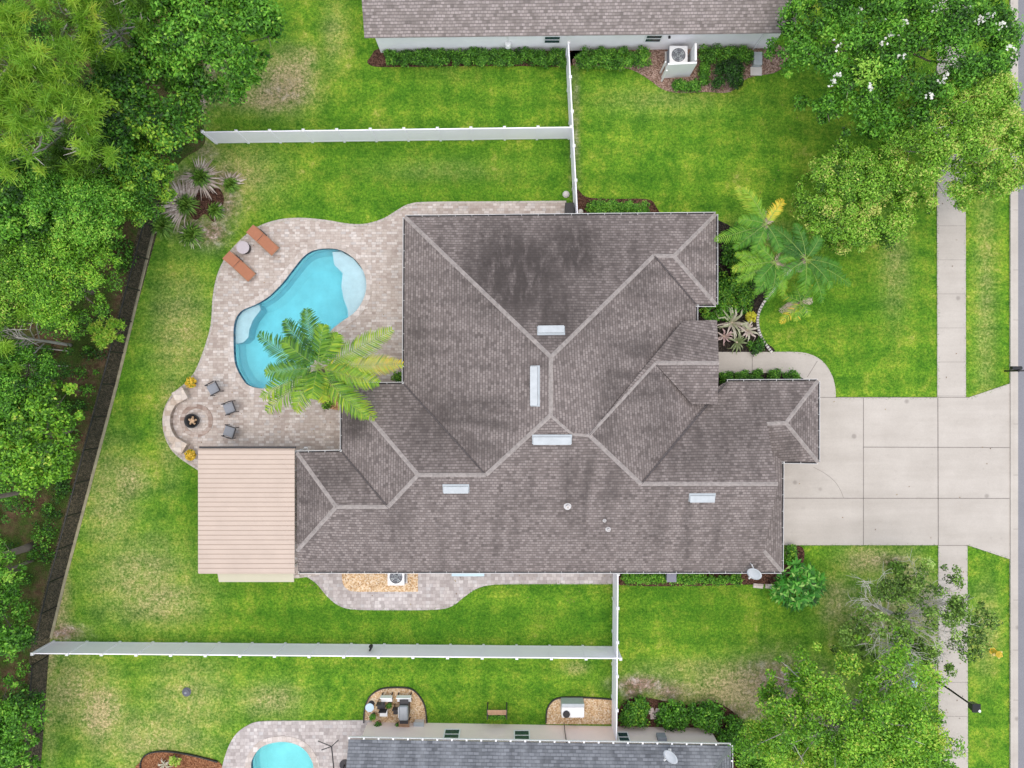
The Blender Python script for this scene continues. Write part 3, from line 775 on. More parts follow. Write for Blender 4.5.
kb = MB(); kb.prism(W([(1009.4, y0k), (1012.2, y0k), (1012.2, y1k), (1009.4, y1k)]), -.1, .10); tag(kb.build('kerb', m_conc), kind='structure')
tag(MB().prism(W([(1012.2, y0k), (1018, y0k), (1018, y1k), (1012.2, y1k)]), -.1, .012).build('gutter_strip', m_conc), kind='structure')
tag(MB().prism(W([(1018, y0k), (1180, y0k), (1180, y1k), (1018, y1k)]), -.1, .008).build('road', m_asphalt), kind='structure')
j2 = MB()
j = j2
for yy in (210, 270, 320, 424, 475, 529, 600, 650, 700, 120, 60): jl(1009.6, yy, 1018, yy, .02, .016)
tag(j2.build('joint_lines', m_joint), kind='structure')

# ------------------------------------------------------------------ pools
def mk_water(name, dens, col):
    t = NT(name); co = t.coord()
    nm = t.bump(t.noise(co, 2.6, 4), .5, .06)
    tr = t.n('BsdfTransparent'); gl = t.n('BsdfGlossy'); gl.inputs['Roughness'].default_value = .03; t.put(gl.inputs['Normal'], nm)
    fr = t.n('Fresnel'); fr.inputs['IOR'].default_value = 1.33; t.put(fr.inputs['Normal'], nm)
    mx = t.n('MixShader'); t.put(mx.inputs[0], fr.outputs[0]); t.t.links.new(tr.outputs[0], mx.inputs[1]); t.t.links.new(gl.outputs[0], mx.inputs[2])
    t.t.links.new(mx.outputs[0], t.out.inputs[0])
    va = t.n('VolumeAbsorption'); va.inputs['Color'].default_value = (*col, 1); va.inputs['Density'].default_value = dens
    t.t.links.new(va.outputs[0], t.out.inputs['Volume'])
    return t.m
m_water = mk_water('pool_water', .62, (.20, .875, .925))
m_water2 = mk_water('turquoise_water', .6, (.25, .94, .93))
m_plaster = plain('pool_plaster', (.70, .79, .83), .6, .12, 1.0)
m_tile = pavers('pool_tiles', [(0, (.05, .12, .20)), (.5, (.09, .20, .30)), (1, (.16, .30, .38))], .15, .15)
m_shelf = plain('pool_shelf_plaster', (.56, .66, .71), .6, .12, 2.2)

def pool(name, label, loop, depth, m_w, shelves=()):
    c = Vector(np.mean(np.array(loop), 0).tolist() + [0])
    t = thing(name, label, 'pool', c)
    b = MB(); n = len(loop)
    top = [(p[0], p[1], .045) for p in loop]
    l1 = offset_loop(loop, -.02); l2 = [tuple(Vector(c[:2]).lerp(Vector(p), .94)) for p in loop]; l3 = [tuple(Vector(c[:2]).lerp(Vector(p), .72)) for p in loop]
    rings = [top, [(p[0], p[1], -depth * .75) for p in l1], [(p[0], p[1], -depth) for p in l2], [(p[0], p[1], -depth * 1.12) for p in l3]]
    vs = [p for r_ in rings for p in r_]; fs = []
    for k in range(3):
        for i in range(n):
            i2 = (i + 1) % n; fs.append((k * n + i, k * n + i2, (k + 1) * n + i2, (k + 1) * n + i))
    b.add(vs, fs)
    tris = tessellate_polygon([[Vector((p[0], p[1], 0)) for p in l3]])
    b.add([(p[0], p[1], -depth * 1.12) for p in l3], [tuple(q) for q in tris])
    b.build('basin', m_plaster, t)
    b = MB(); b.prism(offset_loop(loop, -.004), -.26, .03, [offset_loop(loop, -.03)]); b.build('tile_band', m_tile, t)
    b = MB(); b.prism(offset_loop(loop, .31), .0, .07, [offset_loop(loop, -.03)]); b.build('coping', m_coping, t)
    b = MB(); b.prism(offset_loop(loop, -.015), -depth * 1.3, -.06); b.build('water', m_w, t)
    for (nm, px, zt) in shelves:
        b = MB(); b.prism(W(px), -depth * 1.1, zt); b.build(nm, m_shelf, t)
    return t

shelf_px = [(331, 251), (340, 250.5), (352, 257.5), (362, 269.5), (366, 283), (364, 297), (355, 311.5), (347, 318.5), (346.5, 309), (342.5, 299), (340, 285), (341.5, 272.5), (333, 264)]
bench_px = [(239.5, 309), (256, 301), (258.5, 309), (251, 319), (247, 329), (246, 337), (241, 342), (231.5, 344), (231.5, 325)]
pool('swimming_pool', 'kidney shaped blue swimming pool with pale sun shelf, beside the potted palm bed', pool_loop, 1.35, m_water, [('sun_shelf', shelf_px, -.30), ('bench', bench_px, -.36)])
pool('swimming_pool', 'small round turquoise pool on the grey paver patio at the bottom edge', pool2_loop, 1.1, m_water2)

# ------------------------------------------------------------------ roofs
def roof_mesh(facets, vd, m, name, parent, thick=.16, stain_shade=None):
    keys = list(vd); idx = {k: i for i, k in enumerate(keys)}
    org = wloc(parent)
    me = bpy.data.meshes.new(name)
    me.from_pydata([tuple(vd[k] - org) for k in keys], [], [[idx[k] for k in f_] for f_ in facets])
    bm = bmesh.new(); bm.from_mesh(me)
    for f_ in bm.faces:
        if f_.normal.z < 0: f_.normal_flip()
    uv = bm.loops.layers.uv.new('UVMap')
    for f_ in bm.faces:
        n = f_.normal.copy(); tx = Vector((0, 0, 1)).cross(n)
        if tx.length < 1e-4: tx = Vector((1, 0, 0))
        tx.normalize(); ty = n.cross(tx)
        for l in f_.loops: l[uv].uv = ((l.vert.co).dot(tx), (l.vert.co).dot(ty))
    if stain_shade:
        bmesh.ops.triangulate(bm, faces=bm.faces[:])
        bmesh.ops.subdivide_edges(bm, edges=bm.edges[:], cuts=12, use_grid_fill=True)
        bm.verts.ensure_lookup_table()
    bm.to_mesh(me)
    if stain_shade:
        at = me.attributes.new('stain_shade', 'FLOAT', 'POINT'); vals = []
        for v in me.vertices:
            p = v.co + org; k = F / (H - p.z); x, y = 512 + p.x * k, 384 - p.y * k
            vals.append(min(1, 1.35 * max(s_ * math.exp(-((x - a) / rx) ** 2 - ((y - b_) / ry) ** 2) for (a, b_, rx, ry, s_) in stain_shade)))
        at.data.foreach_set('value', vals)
    bm.free(); me.materials.append(m)
    o = link(name, me, parent)
    md = o.modifiers.new('thickness', 'SOLIDIFY'); md.thickness = thick; md.offset = -1
    return o

def ridge(a, b_, parent, org, wd=.215, m=None):
    d = (b_ - a); L = d.length; d.normalize()
    s = d.cross(Vector((0, 0, 1))).normalized(); u = s.cross(d)
    mb = MB(); nseg = max(2, int(L / .45))
    for i in range(nseg):
        p, q = a + d * (L * i / nseg), a + d * (L * (i + 1.12) / nseg if i < nseg - 1 else L)
        for (r0, r1) in ((p, q),):
            h0, h1 = .03, .052
            vs = [r0 - s * wd / 2 - u * .035, r0 + u * h0, r0 + s * wd / 2 - u * .035, r1 - s * wd / 2 - u * .012, r1 + u * h1, r1 + s * wd / 2 - u * .012]
            mb.add(vs, [(0, 1, 4, 3), (1, 2, 5, 4), (3, 4, 5), (0, 2, 1)])
    return mb.build('ridge_cap', m or m_ridge, parent, org=org)

def gutter(a, b_, parent, org, out, every=.9, m=None, bw=.022):
    """open white trough hung outside the eave from a to b; out = side of the eave"""
    d = b_ - a; d.z = 0; L = d.length; d.normalize(); s = Vector((d.y, -d.x, 0))
    if s.dot(out) < 0: s = -s
    z = (a.z + b_.z) / 2 - .03
    mb = MB(); ang = math.atan2(d.y, d.x); c = (a + b_) / 2
    def bx(off, wd, zz, hh, ln): mb.box((c.x + s.x * off, c.y + s.y * off, zz), (ln, wd, hh), ang)
    bx(.105, .022, z - .045, .13, L)
    tm = MB(); tm.box((c.x + s.x * .05, c.y + s.y * .05, z - .10), (L, .085, .02), ang); tm.build('gutter_trough', m_dark, parent, org=org)
    for i in range(int(L / every) + 1):
        p = a + d * min(L - .03, .03 + i * every) + s * .05
        mb.box((p.x, p.y, z + .0), (bw, .12, .015), ang)
    return mb.build('gutter', m or m_gutter, parent, org=org)

V0 = {k: P(*v) for k, v in dict(
    A=(405, 217, 2.75), B=(716, 214, 2.75), C=(716, 304.5, 2.75), D=(696, 304.5, 2.75), D2=(696, 322, 2.75), P1=(551, 357, 6.04), P2=(551, 415, 6.04),
    R1=(654, 255.5, 3.65), R2=(674, 256, 3.65), Q=(572, 433.5, 5.55), Q2=(589, 435, 5.55), G1=(655, 363, 3.98), G2=(719, 363, 3.98), G3=(717, 320, 3.22), G4=(683, 321, 3.24), G4e=(683, 322, 2.95),
    G5=(692, 404, 3.22), G6=(717.5, 404, 3.22), G5e=(692, 403, 2.9), S1=(641, 484, 4.5), S2=(778, 484, 4.5), S3=(764, 551, 2.86), SE=(781.7, 571.5, 2.36), SW=(298, 571.5, 2.38), V=(702, 407, 2.75), Wv=(727, 381.5, 2.3),
    GE1=(818, 381, 2.3), GE2=(818, 462, 2.3), Hh=(786, 423, 3.15), Hs=(767, 424, 3.2), K=(782, 461.5, 2.3), K2=(764, 445, 2.75),
    L3=(297, 551, 2.75), L2=(336, 507, 3.98), L1=(388, 507, 3.98), M1=(418, 475, 4.7), M2=(486, 475, 4.7), Ea=(404, 384, 2.75), Eb=(342, 385, 2.75), Ec=(342, 452, 2.75), Ed=(297, 453, 2.75)).items()}
FAC = [('A', 'B', 'R2', 'R1', 'P1'), ('B', 'C', 'R2'), ('C', 'D', 'R1', 'R2'), ('P1', 'R1', 'D', 'D2', 'G4e', 'Q2', 'Q', 'P2'), ('G4', 'G3', 'G2', 'G1', 'Q2'), ('G1', 'G2', 'G6', 'G5'),
       ('Q2', 'G1', 'G5e', 'Wv', 'V', 'S1'), ('S1', 'V', 'Wv', 'GE1', 'Hh', 'Hs', 'S2'), ('GE1', 'GE2', 'Hh'), ('Hs', 'Hh', 'GE2', 'K', 'K2'), ('K', 'SE', 'S3', 'K2'),
       ('L3', 'L2', 'L1', 'M1', 'M2', 'P2', 'Q', 'Q2', 'S1', 'S2', 'S3', 'SE', 'SW'), ('A', 'P1', 'P2', 'M2', 'Ea'), ('Ea', 'M2', 'M1', 'Eb'), ('Eb', 'M1', 'L1', 'Ec'), ('Ec', 'L1', 'L2', 'Ed'), ('Ed', 'L2', 'L3')]
hc = P(560, 400); hc.z = 0
house = thing('house', 'big single storey house under a brown grey hip roof in the middle of the photo', 'house', hc)
roof = roof_mesh(FAC, V0, m_shingle, 'roof', house, stain_shade=[(515, 272, 48, 42, 1.15), (575, 250, 36, 36, .9), (500, 235, 40, 22, .6), (560, 310, 44, 32, .6), (640, 270, 20, 30, .4), (432, 425, 40, 46, .55), (330, 475, 34, 18, .5), (680, 345, 34, 18, .45), (730, 430, 40, 30, .4), (355, 425, 14, 14, .8), (640, 350, 14, 14, .35), (560, 250, 14, 60, .35), (640, 245, 22, 22, .3), (610, 400, 12, 60, .4), (420, 340, 14, 40, .35), (690, 340, 14, 14, .4), (690, 460, 60, 16, .35), (800, 420, 10, 25, .35), (310, 500, 8, 30, .35), (370, 380, 10, 20, .3), (660, 420, 20, 30, .3), (545, 500, 60, 10, .12)])  # dark patches: roof staining, and shade painted onto the slopes facing north
for a, c in [('A', 'P1'), ('B', 'R2'), ('C', 'R2'), ('R1', 'R2'), ('R1', 'P1'), ('P1', 'P2'), ('P2', 'Q'), ('Q', 'Q2'), ('Q2', 'G1'), ('G1', 'G2'), ('Q2', 'S1'), ('S1', 'S2'), ('P2', 'M2'), ('M1', 'M2'), ('M1', 'Eb'), ('M1', 'L1'), ('L1', 'L2'), ('L2', 'Ed'), ('L2', 'L3'), ('Hh', 'GE1'), ('Hh', 'GE2'), ('Hs', 'Hh'), ('S3', 'SE')]:
    ridge(V0[a], V0[c], roof, hc)
for a, c, o in [('A', 'B', (0, 1, 0)), ('B', 'C', (1, 0, 0)), ('C', 'D', (0, -1, 0)), ('D', 'D2', (1, 0, 0)), ('A', 'Ea', (-1, 0, 0)), ('Ea', 'Eb', (0, 1, 0)), ('Eb', 'Ec', (-1, 0, 0)), ('Ec', 'Ed', (0, 1, 0)), ('SW', 'SE', (0, -1, 0)), ('K', 'SE', (1, 0, 0)), ('Wv', 'GE1', (0, 1, 0)), ('GE1', 'GE2', (1, 0, 0)), ('GE2', 'K', (0, -1, 0))]:
    gutter(V0[a], V0[c], roof, hc, Vector(o))
# walls below the eaves
def inset(pts, d): return offset_loop(pts, -d)
wall_k = ['A', 'B', 'C', 'D', 'Wv', 'GE1', 'GE2', 'K', 'SE', 'SW', 'L3', 'Ed', 'Ec', 'Eb', 'Ea']
wp = {k: V0[k] for k in wall_k}
def wxy(k, dx, dy): return (V0[k].x + dx, V0[k].y + dy)
o_ = .42
plan = [wxy('A', o_, -o_), wxy('B', -o_, -o_), wxy('C', -o_, o_), (V0['D'].x - o_, V0['C'].y + o_), (V0['D'].x - o_, V0['GE1'].y - o_), wxy('GE1', -o_, -o_), wxy('GE2', -o_, o_), wxy('K', -o_, o_), wxy('SE', -o_, o_), wxy('SW', o_, o_), wxy('Ed', o_, -o_), (V0['Ec'].x + o_, V0['Ed'].y - o_), (V0['Eb'].x + o_, V0['Eb'].y - o_), (V0['Ea'].x + o_, V0['Eb'].y - o_)]
mb = MB(); mb.prism(plan, -.1, 2.2)
# gable walls: upper south east end and porch front
gx_ = V0['S2'].x - .25
mb.add([(gx_, V0['Hs'].y - .1, 2.6), (gx_, V0['S2'].y, 4.2), (gx_, V0['S3'].y + .2, 2.6)], [(0, 1, 2)])
px_ = V0['G3'].x - .35
mb.add([(px_, V0['G3'].y - .1, 2.9), (px_, V0['G2'].y, 3.72), (px_, V0['G6'].y + .1, 2.9)], [(0, 2, 1)])
mb.build('wall', m_stucco, house)
for yy in (V0['G3'].y - .3, V0['G6'].y + .3):
    mb = MB(); mb.box((px_ - .1, yy, 1.4), (.3, .3, 2.8), bev=.02); mb.box((px_ - .1, yy, .12), (.42, .42, .2)); mb.box((px_ - .1, yy, 2.7), (.42, .42, .15)); mb.build('porch_column', m_white2, house)
mb = MB()
for i in range(4): mb.box((V0['GE1'].x - o_ + .03, (V0['GE1'].y + V0['GE2'].y) / 2, .3 + i * .53), (.06, 2.6, .51), bev=.015)
mb.build('garage_door', m_white2, house)
mb = MB()
for i in range(4): mb.box((V0['K'].x - o_ + .03, (V0['K'].y + V0['SE'].y) / 2, .3 + i * .53), (.06, 4.8, .51), bev=.015)
mb.build('garage_door', m_white2, house)
def window(parent, x, y, z, wd, hh, axis, m_f=None, org=None):
    mb = MB(); t_ = .08
    def bx(u, w_, zz, h_, th=t_):
        if axis == 'x': mb.box((x + u, y, zz), (w_, th, h_))
        else: mb.box((x, y + u, zz), (th, w_, h_))
    bx(-wd / 2, .07, z, hh + .07); bx(wd / 2, .07, z, hh + .07); bx(0, wd - .07, z + hh / 2, .07); bx(0, wd - .07, z - hh / 2, .07); bx(0, wd - .07, z, .05, .07)
    fo = mb.build('window', m_f or m_white2, parent)
    mb = MB(); bx(0, wd - .06, z, hh - .06, .04); mb.build('pane', m_glass, fo, org=wloc(parent))
for xx in (-4, -1, 3.5): window(house, xx, V0['A'].y - o_ - .03 + .05, 1.4, 1.2, 1.2, 'x')
for xx in (-8, 0, 9): window(house, xx, V0['SW'].y + o_ - .02, 1.4, 1.2, 1.1, 'x')
window(house, V0['A'].x + o_ - .02, 6.5, 1.2, 2.2, 1.9, 'y')
m_valley = plain('valley_strip', (.10, .088, .086), .95, .3, 5)
for a, c in (('Ea', 'M2'), ('Ec', 'L1'), ('D', 'R1'), ('G4e', 'Q2'), ('G5e', 'G1'), ('Wv', 'S1')):
    p_, q_ = V0[a], V0[c]; d_ = q_ - p_; sd_ = d_.cross(Vector((0, 0, 1))).normalized() * .04; up_ = Vector((0, 0, .012))
    mb = MB(); mb.add([p_ - sd_ + up_ * 4, p_ + up_, p_ + sd_ + up_ * 4, q_ - sd_ + up_ * 4, q_ + up_, q_ + sd_ + up_ * 4], [(0, 1, 4, 3), (1, 2, 5, 4)]); mb.build('valley_strip', m_valley, roof, org=hc)
# low metal roof vents
def slope_at(px, py, keys):
    a, b_, c = (V0[k] for k in keys); n = (b_ - a).cross(c - a).normalized()
    if n.z < 0: n = -n
    o = Vector((0, 0, H)); d = (P(px, py, 0) - o)
    t_ = (a - o).dot(n) / d.dot(n)
    return o + d * t_, n
def roof_vent(px, py, lu, lv, keys):
    p, n = slope_at(px, py, keys)
    tx = Vector((0, 0, 1)).cross(n).normalized(); ty = n.cross(tx)
    def T(u, v, h): return p + tx * u + ty * v + n * h
    mb = MB()
    lu /= 2; lv /= 2
    def bx(u0, u1, v0, v1, h0, h1, hu=None):
        hu = h1 if hu is None else hu
        mb.add([T(u0, v0, h0), T(u1, v0, h0), T(u1, v1, h0), T(u0, v1, h0), T(u0, v0, h1), T(u1, v0, h1), T(u1, v1, hu), T(u0, v1, hu)], [(0, 3, 2, 1), (4, 5, 6, 7), (0, 1, 5, 4), (1, 2, 6, 5), (2, 3, 7, 6), (3, 0, 4, 7)])
    bx(-lu - .05, lu + .05, -lv - .03, lv + .12, .0, .02)       # flashing
    bx(-lu, lu, -lv, lv, .03, .17, .07)                          # hood
    vo = mb.build('roof_vent', m_vent, roof, org=hc)
    mb = MB(); bx(-lu + .03, lu - .03, -lv - .012, -lv + .0, .035, .13); mb.build('louvre', m_dark, vo, org=hc)
roof_vent(551, 330, 1.3, .34, ('A', 'B', 'P1')); roof_vent(534.5, 386, 1.95, .34, ('A', 'P1', 'P2')); roof_vent(552, 440, 1.9, .38, ('P2', 'SE', 'SW')); roof_vent(456, 489, 1.28, .34, ('P2', 'SE', 'SW')); roof_vent(702, 498, 1.28, .34, ('P2', 'SE', 'SW'))
for (px, py, r_, h_) in ((567.5, 506, .10, .42), (604.5, 520.5, .05, .25), (608, 529, .07, .4)):
    p, n = slope_at(px, py, ('P2', 'SE', 'SW')); p.z -= .02
    mb = MB(); mb.lathe(p, [(r_ * 2.1, 0), (r_ * 2.0, .05), (r_ * 1.2, .12), (r_, .16), (r_, h_), (r_ * .7, h_), (r_ * .7, h_ - .1), (0, h_ - .1)], 14); mb.build('vent_pipe', m_pipe, roof, org=hc, smooth=False)

# patio cover with pan metal roof
m_pan = plain('tan_pan_metal', (.475, .385, .315), .5, .07, .8)
m_pan_rib = plain('tan_pan_rib', (.36, .28, .225), .5, .05, 1.0)
m_cream = plain('cream_panel', (.47, .44, .32), .5, .05, 1.0)
pa, pb = P(198, 450, 2.85), P(294.5, 573, 2.85)
pc_ = thing('patio_cover', 'tan ribbed metal patio cover on posts, attached to the left of the house', 'patio cover', ((pa.x + pb.x) / 2, (pa.y + pb.y) / 2, 0))
nr = 26; dy = (pa.y - pb.y) / nr
mb = MB(); ribs = MB(); cx = (pa.x + pb.x) / 2; lx = pb.x - pa.x
for i in range(nr):
    y_ = pb.y + (i + .5) * dy
    mb.box((cx, y_, 2.82), (lx, dy - .045, .05))
    ribs.box((cx, y_ + dy / 2, 2.81), (lx - .004, .06, .036))
mb.build('roof_pan', m_pan, pc_); ribs.build('rib', m_pan_rib, pc_)
mb = MB(); mb.box((pa.x + .03, (pa.y + pb.y) / 2, 2.72), (.1, pa.y - pb.y + .06, .15)); mb.box((cx, pb.y - .02, 2.70), (lx, .08, .14)); mb.box((cx, pa.y + .03, 2.70), (lx, .08, .14)); mb.build('fascia', m_pan, pc_)
e0, e1 = P(217.5, 570, 2.45), P(294, 582, 2.45)
mb = MB(); cy_ = (e0.y + e1.y) / 2
mb.add([(e0.x, e0.y + .25, 2.62), (e1.x, e0.y + .25, 2.62), (e1.x, e1.y, 2.45), (e0.x + .08, e1.y, 2.45), (e0.x, e0.y + .25, 2.57), (e1.x, e0.y + .25, 2.57), (e1.x, e1.y, 2.40), (e0.x + .08, e1.y, 2.40)], [(0, 3, 2, 1), (4, 5, 6, 7), (0, 1, 5, 4), (1, 2, 6, 5), (2, 3, 7, 6), (3, 0, 4, 7)])
mb.build('lower_panel', m_cream, pc_)
for (x_, y_) in ((pa.x + .2, pa.y - .2), (pa.x + .2, pb.y + .25), (pb.x - .2, pb.y + .25), (pb.x - .2, pa.y - .2), (pa.x + .2, (pa.y + pb.y) / 2)):
    mb = MB(); mb.box((x_, y_, 1.33), (.12, .12, 2.66), bev=.01); mb.box((x_, y_, .06), (.22, .22, .03)); mb.build('post', m_white2, pc_)
mb = MB(); mb.box((cx, pa.y + .12, 2.64), (lx + .02, .11, .1)); mb.build('gutter', m_dark, pc_)

# north neighbour
na, nb = P(364.5, 38, 2.6), P(795, 33, 2.6)
nh = thing('house', 'house with pale grey brown gable roof and white wall at the top edge', 'house', ((na.x + nb.x) / 2, na.y + 7, 0))
sl_ = (nb.y - na.y) / (nb.x - na.x); rise = 7.2 * .42
NV = dict(a=na.copy(), b=nb.copy(), c=Vector((nb.x, nb.y + 7.2, 2.6 + rise)), d=Vector((na.x, na.y + 7.2, 2.6 + rise)), e=Vector((nb.x, nb.y + 14.4, 2.6)), f=Vector((na.x, na.y + 14.4, 2.6)))
nr_ = roof_mesh([('a', 'b', 'c', 'd'), ('d', 'c', 'e', 'f')], NV, m_shingle_n, 'roof', nh)
ridge(NV['d'], NV['c'], nr_, wloc(nh))
o2 = .42
wn = [(na.x + o2, na.y + .4), (nb.x - o2, nb.y + .4), (nb.x - o2, nb.y + 14), (na.x + o2, na.y + 14)]
mb = MB(); mb.prism(wn, -.1, 2.62)
for xx, s_ in ((na.x + o2, 1), (nb.x - o2, -1)):
    yy = na.y if s_ > 0 else nb.y
    mb.add([(xx, yy + .45, 2.6), (xx, yy + 7.2, 2.6 + rise - .2), (xx, yy + 13.95, 2.6)], [(0, 1, 2)])
mb.build('wall', m_stucco_w, nh)
def wall_y(x, a, b_): return a.y + (b_.y - a.y) * (x - a.x) / (b_.x - a.x)
for (pxa, pxb) in ((545, 560), (647, 662)):
    xx = ((pxa + pxb) / 2 - 512) * (H - 1.7) / F; window(nh, xx, wall_y(xx, na, nb) + .38, 1.42, .9, .8, 'x', m_white2)
mb = MB()
xx = P(735, 36, 2.3).x; yy = wall_y(xx, na, nb)
mb.tube([(xx, yy + .33, 2.2), (P(770, 0, 2.2).x, yy + .33, 2.2), (P(785, 0, 2.2).x, yy + .33, 2.2)], .045, 8)
mb.tube([(P(765, 0, 2).x, yy + .33, 2.2), (P(765, 0, 2).x, yy + .33, .1)], .04, 8)
mb.build('pipe', m_white2, nh)
mb = MB(); xm = P(508, 45, 1).x; ym = wall_y(xm, na, nb) + .3
mb.box((xm, ym, 1.0), (.32, .2, .45), bev=.03); mb.tube([(xm, ym - .1, 1.05), (xm, ym - .2, 1.05)], .13, 12); mb.tube([(xm, ym, 1.2), (xm, ym, 2.2)], .03, 6)
mb.build('utility_meter', m_white2, nh)
mb = MB(); xm = P(669, 40, 1.5).x; mb.tube([(xm, wall_y(xm, na, nb) + .4, 1.6), (xm, wall_y(xm, na, nb) + .28, 1.6)], .07, 10); mb.build('vent_cap', m_dark, nh)

# south neighbour
sa, sb = P(348.5, 739.5, 2.6), P(731, 746, 2.6)
sh = thing('house', 'house with slate grey roof and tan wall at the bottom edge', 'house', ((sa.x + sb.x) / 2, sa.y - 7, 0))
SV = dict(a=sa.copy(), b=sb.copy(), c=Vector((sa.x, sa.y - 6.5, 2.6 + 6.5 * .42)), d=Vector((sb.x - 6.2, sb.y - 6.3, 2.6 + 6.5 * .42)), e=Vector((sa.x, sa.y - 13, 2.6)), f=Vector((sb.x, sb.y - 12.6, 2.6)))
sr_ = roof_mesh([('a', 'b', 'd', 'c'), ('b', 'f', 'd'), ('c', 'd', 'f', 'e')], SV, m_shingle_s, 'roof', sh)
m_ridge_s = plain('slate_ridge_shingle', (.15, .165, .17), .9, .15, 4)
for a, c in (('c', 'd'), ('d', 'b'), ('d', 'f')): ridge(SV[a], SV[c], sr_, wloc(sh), .2, m_ridge_s)
gutter(SV['a'], SV['b'], sr_, wloc(sh), Vector((0, 1, 0)), .8, m_white2, .09); gutter(SV['b'], SV['f'], sr_, wloc(sh), Vector((1, 0, 0)), .8, m_white2, .09)
mb = MB(); mb.prism([(P(368, 0, 0).x, sa.y - .28), (sb.x - .45, sb.y - .28), (sb.x - .45, sb.y - 12.3), (P(368, 0, 0).x, sa.y - 12.3)], -.1, 2.55)
mb.build('wall', m_stucco_b, sh)
for (xc, wd) in ((451, .85), (522, .85), (625, .6)):
    xx = (xc - 512) * (H - 1.9) / F; yw = wall_y(xx, sa, sb) - .24
    if xc == 522: yw = wall_y(xx, sa, sb) - .24
    window(sh, xx, yw, 1.38, wd, 1.1, 'x')
mb = MB(); xx = P(565, 0, 1).x; yw = wall_y(xx, sa, sb) - .2
mb.tube([(xx, yw + .15, .2), (xx, yw + .05, .9), (xx, yw, 1.0), (xx, yw, 2.4)], .025, 6); mb.build('pipe', m_dark, sh)
mb = MB(); xx = P(660, 0, 1).x; yw = wall_y(xx, sa, sb) - .2
mb.box((xx, yw + .02, 1.4), (.5, .25, .6), bev=.03); mb.build('utility_meter', m_greycush, sh)

# ------------------------------------------------------------------ fences
def vinyl_fence(label, a, b_, n, h=1.83, group='white vinyl fences between the yards'):
    a, b_ = Vector((a.x, a.y, 0)), Vector((b_.x, b_.y, 0)); d = b_ - a; L = d.length; s = L / n
    t = thing('vinyl_fence', label, 'fence', a, math.atan2(d.y, d.x), group)
    pm = MB(); nb_ = max(6, int(s / .17)); bw = (s - .13) / nb_
    for i in range(nb_): pm.box((.065 + (i + .5) * bw, 0, h * .49), (bw - .012, .038, h * .9))
    pm.box((s / 2, 0, h * .49), (s - .128, .026, h * .88)); pm.box((s / 2, 0, .14), (s - .125, .05, .16)); pm.box((s / 2, 0, h - .07), (s - .125, .062, .15), bev=.012)
    pme = pm.mesh('panel', m_white)
    qm = MB(); qm.box((0, 0, h / 2 + .02), (.128, .128, h + .1)); qme = qm.mesh('post', m_white)
    cm = MB(); cm.box((0, 0, h + .085), (.16, .16, .035)); cm.add([(-.075, -.075, h + .104), (.075, -.075, h + .104), (.075, .075, h + .104), (-.075, .075, h + .104), (0, 0, h + .165)], [(0, 1, 4), (1, 2, 4), (2, 3, 4), (3, 0, 4)]); cme = cm.mesh('post_cap', m_white2)
    for i in range(n + 1):
        po = link('post', qme, t, (i * s, 0, 0)); link('post_cap', cme, po)
        if i < n: link('panel', pme, t, (i * s, 0, 0))
    return t
vinyl_fence('long white vinyl fence running left to the woods above the swimming pool', P(203, 132, 1.83), P(571.5, 127.2, 1.83), 11)
vinyl_fence('white vinyl fence seen edge on, from the pale roofed house to the main house', P(568.5, 43, 1.83), P(577.5, 215, 1.83), 5)
vinyl_fence('long white vinyl fence across the lawn below the main house', P(33, 653.5, 1.83), P(620.5, 658.5, 1.83), 17)
vinyl_fence('white vinyl fence seen edge on between the main house and slate roofed house', P(618, 574, 1.83), P(616.5, 744, 1.83), 5)

def chain_fence(label, pts, spacing=1.9, h=1.35):
    pts = [Vector((P(x, y).x, P(x, y).y, 0)) for x, y in pts]
    t = thing('chain_link_fence', label, 'fence', pts[0], 0, 'black chain link fences along the woods')
    org = pts[0]
    for a, b_ in zip(pts[:-1], pts[1:]):
        d = b_ - a; n = max(1, round(d.length / spacing)); s = d.length / n; u = d.normalized(); ang = math.atan2(u.y, u.x)
        pm = MB(); st = .085; nn = int(s / st)
        for i in range(-int(h / st), nn):
            for sg in (1, -1):
                x0, x1 = i * st, i * st + h
                z0, z1 = (0.03, h - .02) if sg > 0 else (h - .02, .03)
                q0, q1 = max(0, x0), min(s, x1)
                if q1 - q0 < .02: continue
                f0, f1 = (q0 - x0) / h, (q1 - x0) / h
                pm.tube([(q0, .004 * sg, z0 + (z1 - z0) * f0), (q1, .004 * sg, z0 + (z1 - z0) * f1)], .0034, 3, False)
        pme = pm.mesh('mesh_panel', m_black)
        qm = MB(); qm.tube([(0, 0, -.05), (0, 0, h + .03)], .04, 8); qm.lathe((0, 0, h + .03), [(.04, 0), (.035, .03), (0, .05)], 8); qme = qm.mesh('post', m_black)
        rm = MB(); rm.tube([(0, 0, h), (s, 0, h)], .034, 6); rme = rm.mesh('rail', m_black)
        for i in range(n):
            p = a + u * (i * s) - org
            link('post', qme, t, p, (0, 0, ang)); link('mesh_panel', pme, t, p, (0, 0, ang)); link('rail', rme, t, p, (0, 0, ang))
    return t
chain_fence('long black chain link fence along the woods, above the white fence', [(170, 180), (156, 228), (115, 384), (64, 576), (50, 636)])
chain_fence('black chain link fence at the lower left corner below the white fence', [(48, 656), (40, 768), (36, 800)])
